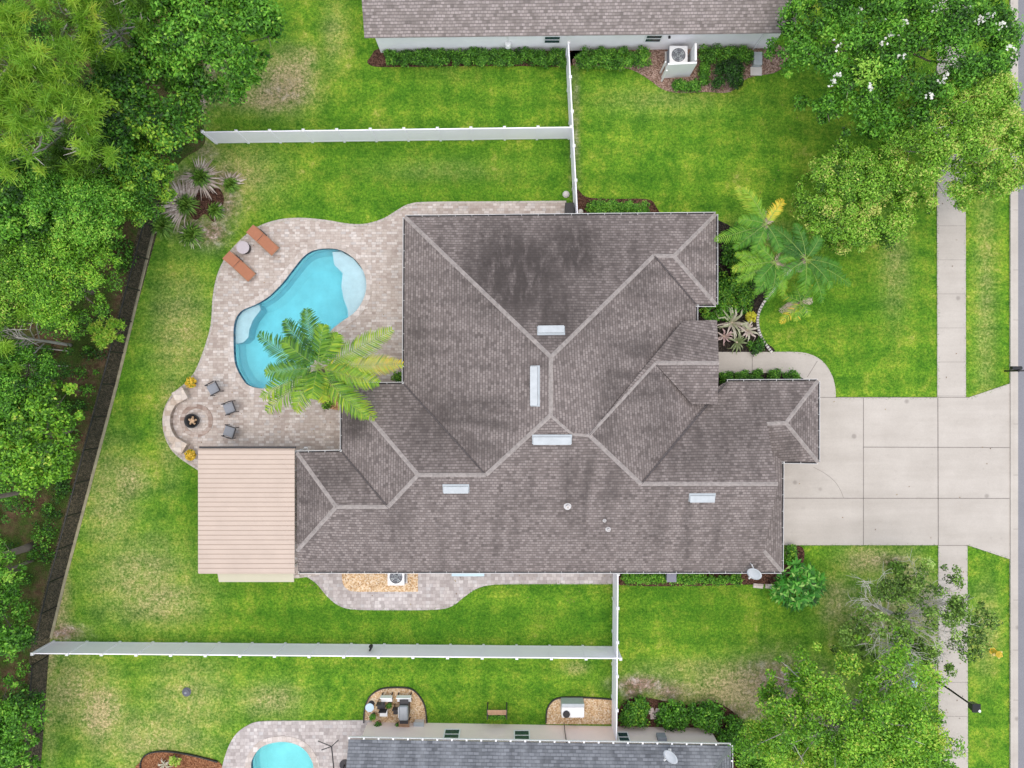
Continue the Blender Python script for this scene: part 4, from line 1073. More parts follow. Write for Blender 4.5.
# strip of dark soil below the black fence
b = MB(); b.sheet(W([(156, 200), (163, 212), (116, 384), (65, 576), (50, 640), (41, 768), (39, 800), (20, 800), (30, 650), (48, 576), (100, 384), (142, 215)]), .012); tag(b.build('soil_strip', mk_granular('bare_soil', [(0, (.035, .033, .018)), (.6, (.085, .075, .042)), (1, (.16, .13, .08))])), kind='structure')
sg_ = MB(); kl = W([(158, 214), (117, 384), (66, 576), (51, 638)])
for a, c in zip(kl[:-1], kl[1:]):
    d = Vector(c) - Vector(a); sg_.box(((a[0] + c[0]) / 2, (a[1] + c[1]) / 2, .012), (d.length, .16, .03), math.atan2(d.y, d.x))
tag(sg_.build('mowing_strip', plain('dry_edge', (.30, .27, .17), .95, .3, 3)), kind='structure')

# bed edging bands
def edging(name, label, pts, m, h=.12, wd=.06):
    l = smooth_loop(W(pts), 5, False); mb = MB()
    for a, c in zip(l[:-1], l[1:]):
        d = Vector(c) - Vector(a); mb.box(((a[0] + c[0]) / 2, (a[1] + c[1]) / 2, h / 2 - .02), (d.length + wd * .4, wd, h + .04), math.atan2(d.y, d.x))
    return tag(mb.build(name, m), label, 'edging')
edging('bed_edging', 'curved pale concrete edging between front palm bed and lawn', [(790, 270), (776, 287), (763, 303), (757.5, 316), (758, 329), (763, 341), (771, 352)], m_pebble_l, .12, .14)
edging('bed_edging', 'dark edging round the tan gravel bed with the grill', [(364, 722), (365, 708), (370, 696), (380, 689), (393, 687), (410, 688), (419, 695), (425, 706), (427, 722)], m_dark, .12)
edging('bed_edging', 'dark edging round the gravel bed with the white equipment box', [(546, 722), (547, 709), (553, 700), (563, 697), (585, 697), (614, 699)], m_dark, .12)
edging('bed_edging', 'black edging round the red brown mulch bed at the bottom left', [(141, 770), (142, 760), (147, 754), (157, 751), (172, 751), (195, 755), (218, 761)], m_black, .14)

# ------------------------------------------------------------------ pool furniture
def lounge():
    t = thing('sun_lounger', 'terracotta sun lounger', 'sun lounger', (0, 0, 0), 0, 'terracotta loungers by the pool')
    mb = MB()
    for y in (-.31, .31): mb.tube([(-.9, y, .30), (.9, y, .30)], .025, 8)
    mb.tube([(.9, -.31, .3), (.9, .31, .3)], .025, 8); mb.tube([(-.9, -.31, .3), (-.9, .31, .3)], .025, 8); mb.build('frame', m_wood, t)
    mb = MB(); mb.box((.32, 0, .335), (1.16, .60, .05), bev=.02); mb.build('seat', m_terracotta, t)
    mb = MB(); vs = []
    for h_ in (0, .05):
        vs += [(-.28, -.30, .32 + h_), (-.28, .30, .32 + h_), (-.93, .30, .66 + h_), (-.93, -.30, .66 + h_)]
    mb.add(vs, [(0, 1, 2, 3), (7, 6, 5, 4), (0, 4, 5, 1), (1, 5, 6, 2), (2, 6, 7, 3), (3, 7, 4, 0)]); mb.build('backrest', m_terracotta, t)
    for x in (-.7, .8):
        for y in (-.3, .3):
            mb = MB(); mb.box((x, y, .15), (.05, .05, .3)); mb.build('leg', m_dark, t)
    mb = MB(); mb.tube([(-.1, .33, .3), (-.1, .36, .5), (-.55, .36, .52)], .022, 8); mb.build('armrest', m_dark, t)
    return t
lg = lounge(); a_ = math.atan2(-20.2, 21.6)
p = P(264, 241, .35); lg.location = (p.x, p.y, .05); lg.rotation_euler = (0, 0, a_); lg['label'] = 'terracotta sun lounger right of the round table, nearer the pool'
p = P(240.5, 267, .35); dup(lg, (p.x, p.y, .05), a_, 'terracotta sun lounger left of the round table, at the deck edge')
p = P(243, 247.5, .5); t = thing('side_table', 'small round pale table with dark base between the loungers', 'table', (p.x, p.y, .05))
mb = MB(); mb.lathe((p.x, p.y, .05), [(0, .5), (.36, .5), (.37, .48), (.36, .45), (0, .45)], 32); mb.build('tabletop', plain('pale_top', (.47, .42, .43), .6, .06, 3), t)
mb = MB(); mb.lathe((p.x, p.y, .05), [(.30, .45), (.33, .3), (.33, .08), (.29, 0), (0, 0)], 28); mb.build('base', m_dark, t)

def patio_chair():
    t = thing('patio_chair', 'grey patio chair', 'chair', (0, 0, 0), 0, 'grey chairs round the fire pit')
    mb = MB(); mb.box((0, 0, .42), (.60, .58, .12), bev=.04); mb.build('seat', m_greycush, t)
    mb = MB(); vs = []
    for (x0, x1) in ((.26, .44), (.34, .52)): vs += [(x0, -.28, .44), (x0, .28, .44), (x1, .26, .92), (x1, -.26, .92)]
    mb.add(vs, [(3, 2, 1, 0), (4, 5, 6, 7), (0, 1, 5, 4), (1, 2, 6, 5), (2, 3, 7, 6), (3, 0, 4, 7)]); mb.build('backrest', m_dark, t)
    for y in (-.33, .33):
        mb = MB(); mb.box((0, y, .62), (.6, .06, .04), bev=.012); mb.build('armrest', m_dark, t)
        for x in (-.27, .3):
            mb = MB(); mb.tube([(x, y, 0), (x, y, .62)], .022, 8); mb.build('leg', m_dark, t)
    return t
ch = patio_chair()
for i, (px, py, rz, lb) in enumerate([(213.5, 388.5, -28, 'grey patio chair closest to the pool, farthest up'), (229.5, 408, 20, 'grey patio chair right of the fire pit, middle of the three'), (229.5, 431.5, -18, 'grey patio chair nearest the tan patio cover')]):
    p = P(px, py, .45); o = ch if i == 0 else dup(ch, (0, 0, 0)); o.location = (p.x, p.y, .05); o.rotation_euler = (0, 0, R(rz) * -1 if i == 0 else R(rz)); o['label'] = lb

p = P(194.5, 420.5, 0); t = thing('fire_pit', 'round black metal fire pit with logs on a paver ring', 'fire pit', (p.x, p.y, .05))
mb = MB(); mb.lathe((p.x, p.y, .05), [(.33, 0), (.36, .1), (.42, .32), (.42, .36), (.36, .36), (.33, .15), (0, .12)], 32); mb.build('bowl', m_black, t, True)
for i in range(5):
    a = i * 1.26 + .3; mb = MB(); mb.tube([(p.x + .24 * math.cos(a), p.y + .24 * math.sin(a), .22), (p.x - .16 * math.cos(a + .5), p.y - .16 * math.sin(a + .5), .32 + .012 * i)], [.055, .05], 8); mb.build('log', plain('split_log', (.52, .36, .22), .85, .25, 8), t)
p2 = P(197, 420.5, 0); mb = MB(); mb.lathe((p2.x, p2.y, .05), [(.95, .0), (.95, .035), (.70, .035), (.70, 0)], 36); mb.build('paver_ring', pavers('ring_pavers', [(0, (.30, .22, .18)), (.5, (.42, .33, .28)), (1, (.52, .45, .40))], .25, .2), t)
cen = P(198, 420.5, 0); t = thing('seat_wall', 'low curved tan stone seat wall with square end pillars behind the fire pit', 'wall', (cen.x, cen.y, .03))
arc = [R(a) for a in range(124, 237, 4)]; ri, ro = 1.44, 1.80
ol = [(cen.x + ro * math.cos(a), cen.y + ro * math.sin(a)) for a in arc] + [(cen.x + ri * math.cos(a), cen.y + ri * math.sin(a)) for a in reversed(arc)]
mb = MB(); mb.prism(ol, .0, .42); mb.build('wall', pavers('wall_block', [(0, (.30, .24, .19)), (.5, (.42, .35, .29)), (1, (.52, .45, .38))], .3, .14), t)
ol = [(cen.x + (ro + .03) * math.cos(a), cen.y + (ro + .03) * math.sin(a)) for a in arc] + [(cen.x + (ri - .03) * math.cos(a), cen.y + (ri - .03) * math.sin(a)) for a in reversed(arc)]
mb = MB(); mb.prism(ol, .42, .49); mb.build('capstone', m_stone, t)
for a in (118, 240):
    c = (cen.x + 1.66 * math.cos(R(a)), cen.y + 1.66 * math.sin(R(a)))
    mb = MB(); mb.box((c[0], c[1], .28), (.62, .62, .56), R(a)); mb.box((c[0], c[1], .59), (.70, .70, .07), R(a), bev=.015); mb.build('pillar', m_stone, t)

def flower_pot(px, py, label):
    tree_seed[0] += 1; rng = np.random.default_rng(tree_seed[0]); p = P(px, py, .4)
    t = thing('flower_pot', label, 'flower pot', (p.x, p.y, .03), 0, 'pots of yellow flowers by the seat wall')
    mb = MB(); mb.lathe((p.x, p.y, .03), [(0, 0), (.15, 0), (.22, .32), (.24, .33), (.24, .37), (.2, .37), (.2, .3), (0, .3)], 20); mb.build('pot', m_dark, t)
    n = 260; d = rng.normal(size=(n, 3)); d /= np.linalg.norm(d, axis=1, keepdims=True); d[:, 2] = abs(d[:, 2])
    C = np.array([p.x, p.y, .42]) + d * np.array([.34, .34, .25]) * rng.uniform(.5, 1, (n, 1))
    N = d + [0, 0, .6]
    leaf_obj('leaves', C[:90] - [0, 0, .05], N[:90], .14, .06, rng.uniform(.2, .7, 90), m_lf_mid, t, rng=rng)
    leaf_obj('blossoms', C[90:], N[90:], .12, .11, rng.uniform(0, 1, n - 90), m_lf_yflower, t, rng=rng)
flower_pot(191, 382.5, 'yellow flower pot beside the upper seat wall pillar'); flower_pot(190.5, 455, 'yellow flower pot beside the lower pillar, at the patio cover corner')

# ------------------------------------------------------------------ equipment
def ac_unit(label, px, py, s, h, m_body, z0=.05):
    p = P(px, py, h); t = thing('air_conditioner', label, 'air conditioner', (p.x, p.y, z0), 0)
    mb = MB(); mb.box((p.x, p.y, z0 + .04), (s + .15, s + .15, .08)); mb.build('pad', m_pebble_l, t)
    mb = MB(); mb.box((p.x, p.y, z0 + .08 + (h - .2) / 2), (s * .96, s * .96, h - .2))
    for i in range(9): mb.box((p.x, p.y, z0 + .15 + i * (h - .3) / 9), (s * .985, s * .985, .025))
    mb.build('body', m_greycush, t)
    mb = MB(); hs = s / 2
    sq = [(p.x - hs, p.y - hs), (p.x + hs, p.y - hs), (p.x + hs, p.y + hs), (p.x - hs, p.y + hs)]
    mb.prism(sq, z0 + h - .12, z0 + h - .03, [[(p.x + hs * .78 * math.cos(k * math.pi / 14), p.y + hs * .78 * math.sin(k * math.pi / 14)) for k in range(28)]])
    mb.build('top_cover', m_body, t)
    mb = MB()
    for k in range(4):
        a = k * math.pi / 2 + .5
        def q(r_, da, z_): return (p.x + r_ * math.cos(a + da), p.y + r_ * math.sin(a + da), z0 + h - .12 + z_)
        mb.add([q(.06, -.3, 0), q(hs * .72, -.28, .01), q(hs * .72, .35, .05), q(.06, .5, .03)], [(0, 1, 2, 3), (3, 2, 1, 0)])
    mb.lathe((p.x, p.y, z0 + h - .13), [(.09, 0), (.09, .06), (0, .07)], 14); mb.build('fan', m_vent, t)
    mb = MB()
    for r_ in (.28, .5, .72): mb.lathe((p.x, p.y, z0 + h - .035), [(hs * r_, 0), (hs * r_ + .008, .004), (hs * r_ + .016, 0)], 28)
    for k in range(12): a = k * math.pi / 6; mb.tube([(p.x, p.y, z0 + h - .03), (p.x + hs * .8 * math.cos(a), p.y + hs * .8 * math.sin(a), z0 + h - .03)], .004, 4)
    mb.build('grille', m_dark, t); return t
ac_unit('pale grey air conditioner with round fan inside the white screen by the top house', 678.5, 55, 1.02, .95, m_white2)
ac_unit('air conditioner on the tan gravel bed beside the main house', 396, 577, .95, .8, m_white2)
# white screen round the north air conditioner
t = thing('equipment_screen', 'white L shaped screen wall round the air conditioner by the top house', 'screen', P(694, 76, 0))
mb = MB(); a, c = P(668, 64, 1.75), P(697, 62.5, 1.75); d = c - a
mb.box(((a.x + c.x) / 2, (a.y + c.y) / 2, .875), (d.length, .1, 1.75), math.atan2(d.y, d.x)); mb.build('panel', m_white2, t)
mb = MB(); e = P(695.5, 43, 1.75); c2 = P(696, 62, 1.75); mb.box(((c2.x + e.x) / 2, (c2.y + .1 + e.y) / 2, .875), (.12, e.y - c2.y - .1, 1.75)); mb.build('panel', m_white2, t)
for pp in (P(666, 61, 1.5), P(666, 72, 1.2)):
    mb = MB(); mb.box((pp.x, pp.y, .7), (.08, .08, 1.4)); mb.build('post', m_white2, t)

# satellite dishes
m_dish = plain('dish_enamel', (.52, .55, .57), .4, .1, 3)
def dish(label, px, py, z, az, r=.38, base_z=0.0, pole_dx=-.1, pole_dy=.1):
    p = P(px, py, z); t = thing('satellite_dish', label, 'satellite dish', (p.x, p.y, base_z))
    n = Vector((math.cos(az) * .75, math.sin(az) * .75, .62)).normalized(); s = n.cross(Vector((0, 0, 1))).normalized(); u = s.cross(n)
    mb = MB(); vs = [p]; fs = []
    for k in range(1, 5):
        for i in range(24):
            a = i * math.pi / 12; rr = r * k / 4
            vs.append(p + s * rr * math.cos(a) * .92 + u * rr * math.sin(a) * 1.1 + n * (.22 * rr * rr / r))
    for i in range(24):
        i2 = (i + 1) % 24; fs.append((0, 1 + i, 1 + i2))
        for k in range(3): fs.append((1 + k * 24 + i, 1 + (k + 1) * 24 + i, 1 + (k + 1) * 24 + i2, 1 + k * 24 + i2))
    mb.add(vs, fs); o = mb.build('reflector', m_dish, t, True); md = o.modifiers.new('th', 'SOLIDIFY'); md.thickness = .015
    mb = MB(); tip = p + n * .45 - u * .18; mb.tube([p - u * r * .95, tip], .018, 6); mb.tube([p + s * .25 - u * .2, tip], .008, 5); mb.build('arm', m_gutter, t)
    mb = MB(); mb.tube([tip, tip + (p - tip).normalized() * .14], [.05, .035], 10); mb.build('receiver', m_gutter, t)
    b0 = Vector((p.x + pole_dx, p.y + pole_dy, base_z)); mb = MB(); mb.tube([b0, Vector((b0.x, b0.y, z - .15)), p - n * .03], .03, 8); mb.box((b0.x, b0.y, base_z + .01), (.16, .16, .02)); mb.build('mast', m_gutter, t)
dish('pale satellite dish at the lower right eave of the main house', 755, 573, 2.95, R(215), .40, 2.42, -.12, .42)
dish('cream satellite dish on the slate grey roof', 671.5, 756, 3.5, R(200), .42, 2.85, .05, -.02)

# south neighbour's grill corner
t = thing('grill', 'grey covered grill with side shelves on the tan gravel bed', 'grill', P(403, 708, 0))
gp = P(403.5, 713, 1.0)
mb = MB(); mb.box((gp.x, gp.y, .45), (.5, .75, .8)); mb.build('cart', m_dark, t)
mb = MB(); mb.box((gp.x, gp.y, .98), (.55, .84, .26), bev=.1); mb.build('lid', plain('grey_lid', (.27, .29, .31), .4, .1, 4, metal=.3), t)
for dy_ in (-.56, .56):
    mb = MB(); mb.box((gp.x, gp.y + dy_, .84), (.5, .26, .05), bev=.015); mb.build('side_shelf', m_dark, t)
mb = MB(); mb.tube([(gp.x - .3, gp.y - .3, .95), (gp.x - .3, gp.y + .3, .95)], .02, 8); mb.build('handle', m_white2, t)
for i, (x0, x1) in enumerate(((381, 392), (397, 411))):
    a, c = P(x0, 698, .5), P(x1, 698, .5); t = thing('white_bench', ('white slatted bench left of its pair behind the grill', 'white slatted bench right of its pair directly above the grill')[i], 'bench', ((a.x + c.x) / 2, a.y, 0), 0, 'white benches on the grill bed')
    L = c.x - a.x
    mb = MB(); mb.box(((a.x + c.x) / 2, a.y - .08, .42), (L, .34, .04), bev=.01); mb.build('seat', m_white2, t)
    mb = MB(); mb.box(((a.x + c.x) / 2, a.y + .12, .65), (L, .04, .4)); mb.build('backrest', m_white2, t)
    for x_ in (a.x + .04, c.x - .04):
        for y_ in (a.y + .1, a.y - .22): mb = MB(); mb.box((x_, y_, .2), (.06, .06, .4)); mb.build('leg', m_dark, t)
p = P(369.5, 708, .6); t = thing('side_table', 'round pale blue table at the left edge of the grill bed', 'table', (p.x, p.y, .03))
mb = MB(); mb.lathe((p.x, p.y, .03), [(0, .55), (.24, .55), (.25, .53), (.24, .5), (0, .5)], 28); mb.build('tabletop', plain('pale_blue_top', (.48, .62, .72), .4, .06, 3), t)
mb = MB(); mb.tube([(p.x, p.y, .03), (p.x, p.y, .52)], .03, 8); mb.lathe((p.x, p.y, .03), [(.18, 0), (.16, .03), (.03, .05)], 16); mb.build('pedestal', m_dark, t)
def small_chair(px, py, rz, seat_m, label, group='chairs in the grill corner'):
    p = P(px, py, .45); t = thing('garden_chair', label, 'chair', (p.x, p.y, 0), 0, group)
    mb = MB(); mb.box((p.x, p.y, .42), (.44, .42, .05), 0, bev=.015); mb.build('seat', seat_m, t)
    mb = MB(); mb.box((p.x, p.y + .22, .68), (.44, .04, .46), 0, bev=.01); mb.build('backrest', m_dark, t)
    for x_ in (-.19, .19):
        for y_ in (-.18, .2): mb = MB(); mb.tube([(p.x + x_, p.y + y_, 0), (p.x + x_, p.y + y_, .42)], .02, 6); mb.build('leg', m_dark, t)
small_chair(381, 706, 0, m_dark, 'black garden chair beside the pale blue table'); small_chair(383.5, 713, 0, m_white2, 'black framed garden chair with white seat left of the grill')
small_chair(397, 711, 0, m_dark, 'black garden chair touching the left side of the grill')
p = P(404, 725, .6); t = thing('crate_table', 'low brown wooden table against the tan wall below the grill', 'table', (p.x, p.y, 0))
mb = MB()
for i in range(5): mb.box((p.x, p.y - .2 + i * .1, .55), (.62, .085, .03))
mb.build('tabletop', m_wood, t)
for x_ in (-.27, .27):
    for y_ in (-.18, .18): mb = MB(); mb.box((p.x + x_, p.y + y_, .27), (.05, .05, .54)); mb.build('leg', m_dark, t)
def pot_plant(px, py, r_, label, leaf_m, pm=None, h_=.35):
    tree_seed[0] += 1; rng = np.random.default_rng(tree_seed[0]); p = P(px, py, .4); t = thing('potted_plant', label, 'potted plant', (p.x, p.y, 0))
    mb = MB(); mb.lathe((p.x, p.y, 0), [(0, 0), (r_ * .65, 0), (r_, h_ - .03), (r_ * 1.06, h_), (r_ * .9, h_), (r_ * .85, h_ - .06), (0, h_ - .06)], 18); mb.build('pot', pm or m_dark, t)
    n = 160; d = rng.normal(size=(n, 3)); d[:, 2] = abs(d[:, 2]) + .3; d /= np.linalg.norm(d, axis=1, keepdims=True)
    C = np.array([p.x, p.y, h_]) + d * rng.uniform(.3, 1, (n, 1)) * r_ * 1.5
    leaf_obj('leaves', C, d + [0, 0, .4], .12, .05, rng.uniform(.1, .8, n), leaf_m, t, rng=rng)
pot_plant(378, 725, .17, 'brown pot with few leaves at the corner of the tan wall', m_lf_dark, m_wood); pot_plant(372.5, 717, .15, 'leafy green pot plant under the pale blue table', m_lf_mid); pot_plant(398, 726, .15, 'dark pot left of the low brown table', m_lf_dark)
pot_plant(389, 706, .13, 'dark pot plant between the two white benches', m_lf_dark)
mb = MB(); p = P(419, 725, .3); t = thing('storage_box', 'pale grey lidded box against the tan wall right of the low table', 'box', (p.x, p.y, 0))
mb.box((p.x, p.y, .2), (.55, .4, .4), bev=.02); mb.build('body', m_pebble_l, t); mb = MB(); mb.box((p.x, p.y, .43), (.6, .44, .06), bev=.02); mb.build('lid', m_vent, t)
# wooden planter bench
p = P(497, 714, .8); t = thing('planter_bench', 'small wooden potting bench with dark frame and plants by the tan wall', 'bench', (p.x, p.y - .1, 0))
mb = MB()
for i in range(3): mb.box((p.x, p.y + .02 + i * .1, .85 + .02 * i), (1.08, .09, .035))
mb.build('tabletop', m_wood, t)
for x_ in (-.55, .55):
    mb = MB(); mb.tube([(p.x + x_, p.y - .3, .0), (p.x + x_, p.y - .22, .95)], .035, 6); mb.tube([(p.x + x_, p.y + .3, 0), (p.x + x_, p.y + .22, .88)], .035, 6); mb.tube([(p.x + x_, p.y - .22, .9), (p.x + x_, p.y + .3, .85)], .03, 6); mb.build('leg', m_dark, t)
mb = MB(); mb.box((p.x, p.y - .2, .35), (1.0, .3, .25)); mb.build('trough', m_dark, t)
rng = np.random.default_rng(5); n = 260; C = np.stack([p.x + rng.uniform(-.45, .45, n), p.y - .22 + rng.uniform(-.16, .12, n), .5 + rng.uniform(0, .25, n)], 1)
leaf_obj('plants', C, rng.normal(size=(n, 3)) + [0, 0, 1], .1, .06, rng.uniform(.2, .8, n), m_lf_mid, t, rng=rng)
# white equipment box
p = P(573, 712, .9); t = thing('equipment_box', 'white equipment box with black round cap on the gravel bed by the edge on fence', 'equipment', (p.x, p.y, 0))
mb = MB(); mb.box((p.x, p.y - .05, .45), (1.3, .62, .85), bev=.06); mb.build('body', m_white2, t)
mb = MB(); mb.box((p.x, p.y + .37, .5), (1.3, .2, .85), bev=.03); mb.build('side_panel', m_vent, t)
mb = MB(); q = P(566.5, 714.5, .95); mb.lathe((q.x, q.y, .86), [(.19, 0), (.2, .1), (.17, .13), (0, .13)], 20); mb.build('cap', m_black, t)
# umbrella frame
p = P(331.5, 746.5, 2.4); q = P(345, 764, 0); t = thing('umbrella_frame', 'bare dark umbrella frame with spread arms on the grey paver patio', 'umbrella', (q.x, q.y, .05))
mb = MB(); mb.tube([(q.x, q.y, .05), (q.x, q.y, 2.2), (p.x, p.y, 2.4)], .035, 8); mb.build('pole', m_dark, t)
for (ex, ey) in ((318, 741), (338.5, 740), (321.5, 750)):
    e = P(ex, ey, 2.3); mb = MB(); mb.tube([p, e], .025, 6); mb.build('arm', m_dark, t)
mb = MB(); mb.lathe((q.x, q.y, .05), [(0, 0), (.3, 0), (.3, .05), (.05, .1)], 20); mb.build('base', m_dark, t)
# lone things
p = P(671, 578, .7); t = thing('utility_cabinet', 'dark blue grey cabinet against the lower house wall', 'utility box', (p.x, p.y + .1, 0))
mb = MB(); mb.box((p.x, p.y + .05, .4), (.5, .42, .8), bev=.03); mb.build('body', plain('blue_grey_paint', (.13, .14, .17), .5, .1, 3), t); mb = MB(); mb.box((p.x, p.y + .05, .83), (.56, .5, .06), bev=.02); mb.build('lid', plain('blue_grey_lid', (.2, .2, .25), .5, .1, 3), t)
p = P(468, 573.5, .1); t = thing('equipment_slab', 'pale blue slab lying on the paver side path below the eave', 'slab', (p.x, p.y + .15, .04))
mb = MB(); mb.box((p.x, p.y + .1, .10), (1.9, .5, .12), bev=.02); mb.build('slab', plain('pale_blue_slab', (.50, .66, .74), .5, .06, 2), t)
p = P(186, 692.5, .1); t = thing('sprinkler_head', 'small dark grey cap standing alone in the lower left lawn', 'sprinkler', (p.x, p.y, 0))
mb = MB(); mb.lathe((p.x, p.y, 0), [(.26, .0), (.26, .04), (.2, .07), (.2, .12), (.1, .16), (0, .17)], 20); mb.build('cap', plain('dark_blue_cap', (.10, .105, .13), .5, .1, 4), t); mb = MB(); mb.lathe((p.x, p.y, .165), [(.07, 0), (.06, .03), (0, .035)], 12); mb.build('nozzle', m_greycush, t)
# fixture on the fence
p = P(370, 647, 1.4); t = thing('fence_light', 'small black lantern fixed on the long lower white fence', 'lantern', (p.x, -14.98, 1.1))
mb = MB(); mb.box((p.x, -14.95, 1.25), (.1, .06, .5)); mb.build('bracket', m_black, t); mb = MB(); mb.lathe((p.x, -14.84, 1.0), [(0, 0), (.1, .02), (.12, .18), (.05, .3), (0, .34)], 12); mb.build('lamp', m_black, t)
p = P(571, 209, .9); t = thing('wheelie_bin', 'black bin with lid beside the fence at the top of the main house', 'bin', (P(569, 209, 0).x, P(569, 209, 0).y, 0))
p = P(569.5, 209, 1.0); mb = MB(); mb.box((p.x, p.y, .52), (.42, .62, .9), taper=1.12); mb.build('body', m_dark, t); mb = MB(); mb.box((p.x, p.y, 1.0), (.5, .72, .06), bev=.02); mb.box((p.x, p.y + .1, 1.035), (.06, .4, .02)); mb.box((p.x - .15, p.y, 1.035), (.05, .5, .02)); mb.build('lid', m_black, t)
for (px, py, r_, lb) in ((580.5, 212, .16, 'pale rounded stone beside the clipped hedge at the top of the main house'), (566, 194.5, .2, 'grey rock at the end of the paver path beside the fence')):
    p = P(px, py, 0); mb = MB(); mb.lathe((p.x, p.y, 0), [(r_, -.02), (r_ * 1.05, .06), (r_ * .7, .16), (0, .2)], 9); tag(mb.build('stone', m_pebble_l), lb, 'stone')
for i, (px, py, rz, lb) in enumerate(((651, 710.5, .3, 'pale stepping stone farthest left in the mulch gap'), (658, 711, -.2, 'pale stepping stone on the right in the mulch gap'), (653, 716, .1, 'pale stepping stone nearest the tan wall'))):
    p = P(px, py, 0); mb = MB(); mb.box((p.x, p.y, .05), (.34, .32, .06), rz, bev=.03); tag(mb.build('stepping_stone', plain('pale_pink_stone', (.62, .52, .48), .8, .1, 4)), lb, 'stepping stone', 'stepping stones by the tan house')
p = P(757.5, 58, .3); t = thing('utility_pedestal', 'pale box and slab against the top house wall beside the hedge', 'utility box', (p.x, p.y, 0))
mb = MB(); mb.box((p.x, p.y - .05, .2), (.5, .75, .4), bev=.03); mb.build('body', m_vent, t); mb = MB(); mb.box((p.x, p.y - .65, .05), (.65, .5, .06)); mb.build('slab', m_pebble_l, t)
# splash blocks
for (px, py, lb) in ((758, 585.5, 'cream splash block under the satellite dish'), (770, 586, 'tan splash block between satellite dish and emerald shrub')):
    p = P(px, py, 0); mb = MB(); mb.prism([(p.x - .3, p.y - .1), (p.x + .25, p.y - .16), (p.x + .3, p.y + .1), (p.x - .28, p.y + .14)], 0, .09); tag(mb.build('splash_block', m_coping), lb, 'splash block')

# ------------------------------------------------------------------ street things
bp = P(935, 675, 0); tp = P(977, 709, 3.9); t = thing('street_lamp', 'black lamp post with square lantern beside the pavement at lower right', 'street lamp', (bp.x, bp.y, 0))
zt = 3.7; k_ = P(976, 708, 3.9); bx_, by_ = k_.x, k_.y; t.location = (bx_, by_, 0)
mb = MB(); mb.lathe((bx_, by_, 0), [(.15, 0), (.15, .25), (.09, .4), (.055, .8), (.045, zt - .35), (.06, zt - .3), (.06, zt - .25)], 14); mb.build('pole', m_black, t)
mb = MB(); mb.box((bx_, by_, zt - .02), (.3, .3, .42), taper=1.25); mb.build('lantern', plain('lantern_glass', (.06, .06, .06), .15, .1, 3), t)
mb = MB(); mb.box((bx_, by_, zt + .22), (.42, .42, .06)); mb.add([(bx_ - .22, by_ - .22, zt + .25), (bx_ + .22, by_ - .22, zt + .25), (bx_ + .22, by_ + .22, zt + .25), (bx_ - .22, by_ + .22, zt + .25), (bx_, by_, zt + .42)], [(0, 1, 4), (1, 2, 4), (2, 3, 4), (3, 0, 4)]); mb.build('cap', m_black, t)
mb = MB(); mb.lathe((bx_ + .07, by_ - .08, zt + .35), [(0, 0), (.07, 0), (.07, .05), (0, .06)], 12); mb.build('sensor', m_white2, t)
p = P(1005, 371, 0); t = thing('mailbox', 'black mailbox on a post at the kerb beside the driveway mouth', 'mailbox', (p.x, p.y, 0))
mb = MB(); mb.box((p.x, p.y, .55), (.1, .1, 1.1)); mb.box((p.x + .2, p.y, 1.03), (.55, .09, .07)); mb.lathe((p.x, p.y, 1.1), [(.08, 0), (.05, .05), (0, .1)], 10); mb.build('post', m_black, t)
q = P(1016.5, 368, 1.2); mb = MB()
prof = [(-.1, 0), (.1, 0), (.1, .13), (.07, .2), (0, .23), (-.07, .2), (-.1, .13)]; n_ = len(prof)
vs_ = [(q.x + x_, q.y + a, 1.07 + b_) for x_ in (-.28, .28) for (a, b_) in prof]
mb.add(vs_, [tuple(reversed(range(n_))), tuple(range(n_, 2 * n_))] + [(i, (i + 1) % n_, n_ + (i + 1) % n_, n_ + i) for i in range(n_)]); mb.build('box', m_black, t)
p = P(992, 650.5, 0); t = thing('fire_hydrant', 'yellow fire hydrant on the grass verge at lower right', 'fire hydrant', (p.x, p.y, 0)); m_yel = plain('yellow_paint', (.72, .50, .05), .5, .1, 4)
mb = MB(); mb.lathe((p.x, p.y, 0), [(.2, 0), (.2, .05), (.14, .06), (.14, .55), (.19, .56), (.19, .61), (.15, .66), (.09, .76), (.04, .8), (.04, .86), (0, .86)], 18); mb.build('body', m_yel, t)
for a in (20, 200, 290):
    d = Vector((math.cos(R(a)), math.sin(R(a)), 0)); c = Vector((p.x, p.y, .45)); mb = MB(); mb.tube([c + d * .1, c + d * .24], .075, 10); mb.tube([c + d * .24, c + d * .29], .055, 6); mb.build('outlet', plain('pale_yellow_cap', (.74, .60, .22), .5, .1, 4), t)
for (px, py, lb) in ((911, 662, 'pale blue utility lid half hidden in leaves, the upper of two'), (914, 684, 'pale blue utility lid half hidden in leaves, the lower of two')):
    p = P(px, py, 3.0); t = thing('utility_pedestal', lb, 'utility box', (p.x * .93, p.y * .93, 0), 0, 'pale blue utility pedestals by the pavement')
    p = P(px, py, .6); t.location = (p.x, p.y, 0); mb = MB(); mb.box((p.x, p.y, .3), (.3, .3, .6), bev=.03); mb.build('body', m_vent, t); mb = MB(); mb.box((p.x, p.y, .62), (.36, .36, .08), bev=.03); mb.build('lid', plain('pale_blue_lid', (.42, .62, .72), .4, .05, 3), t)

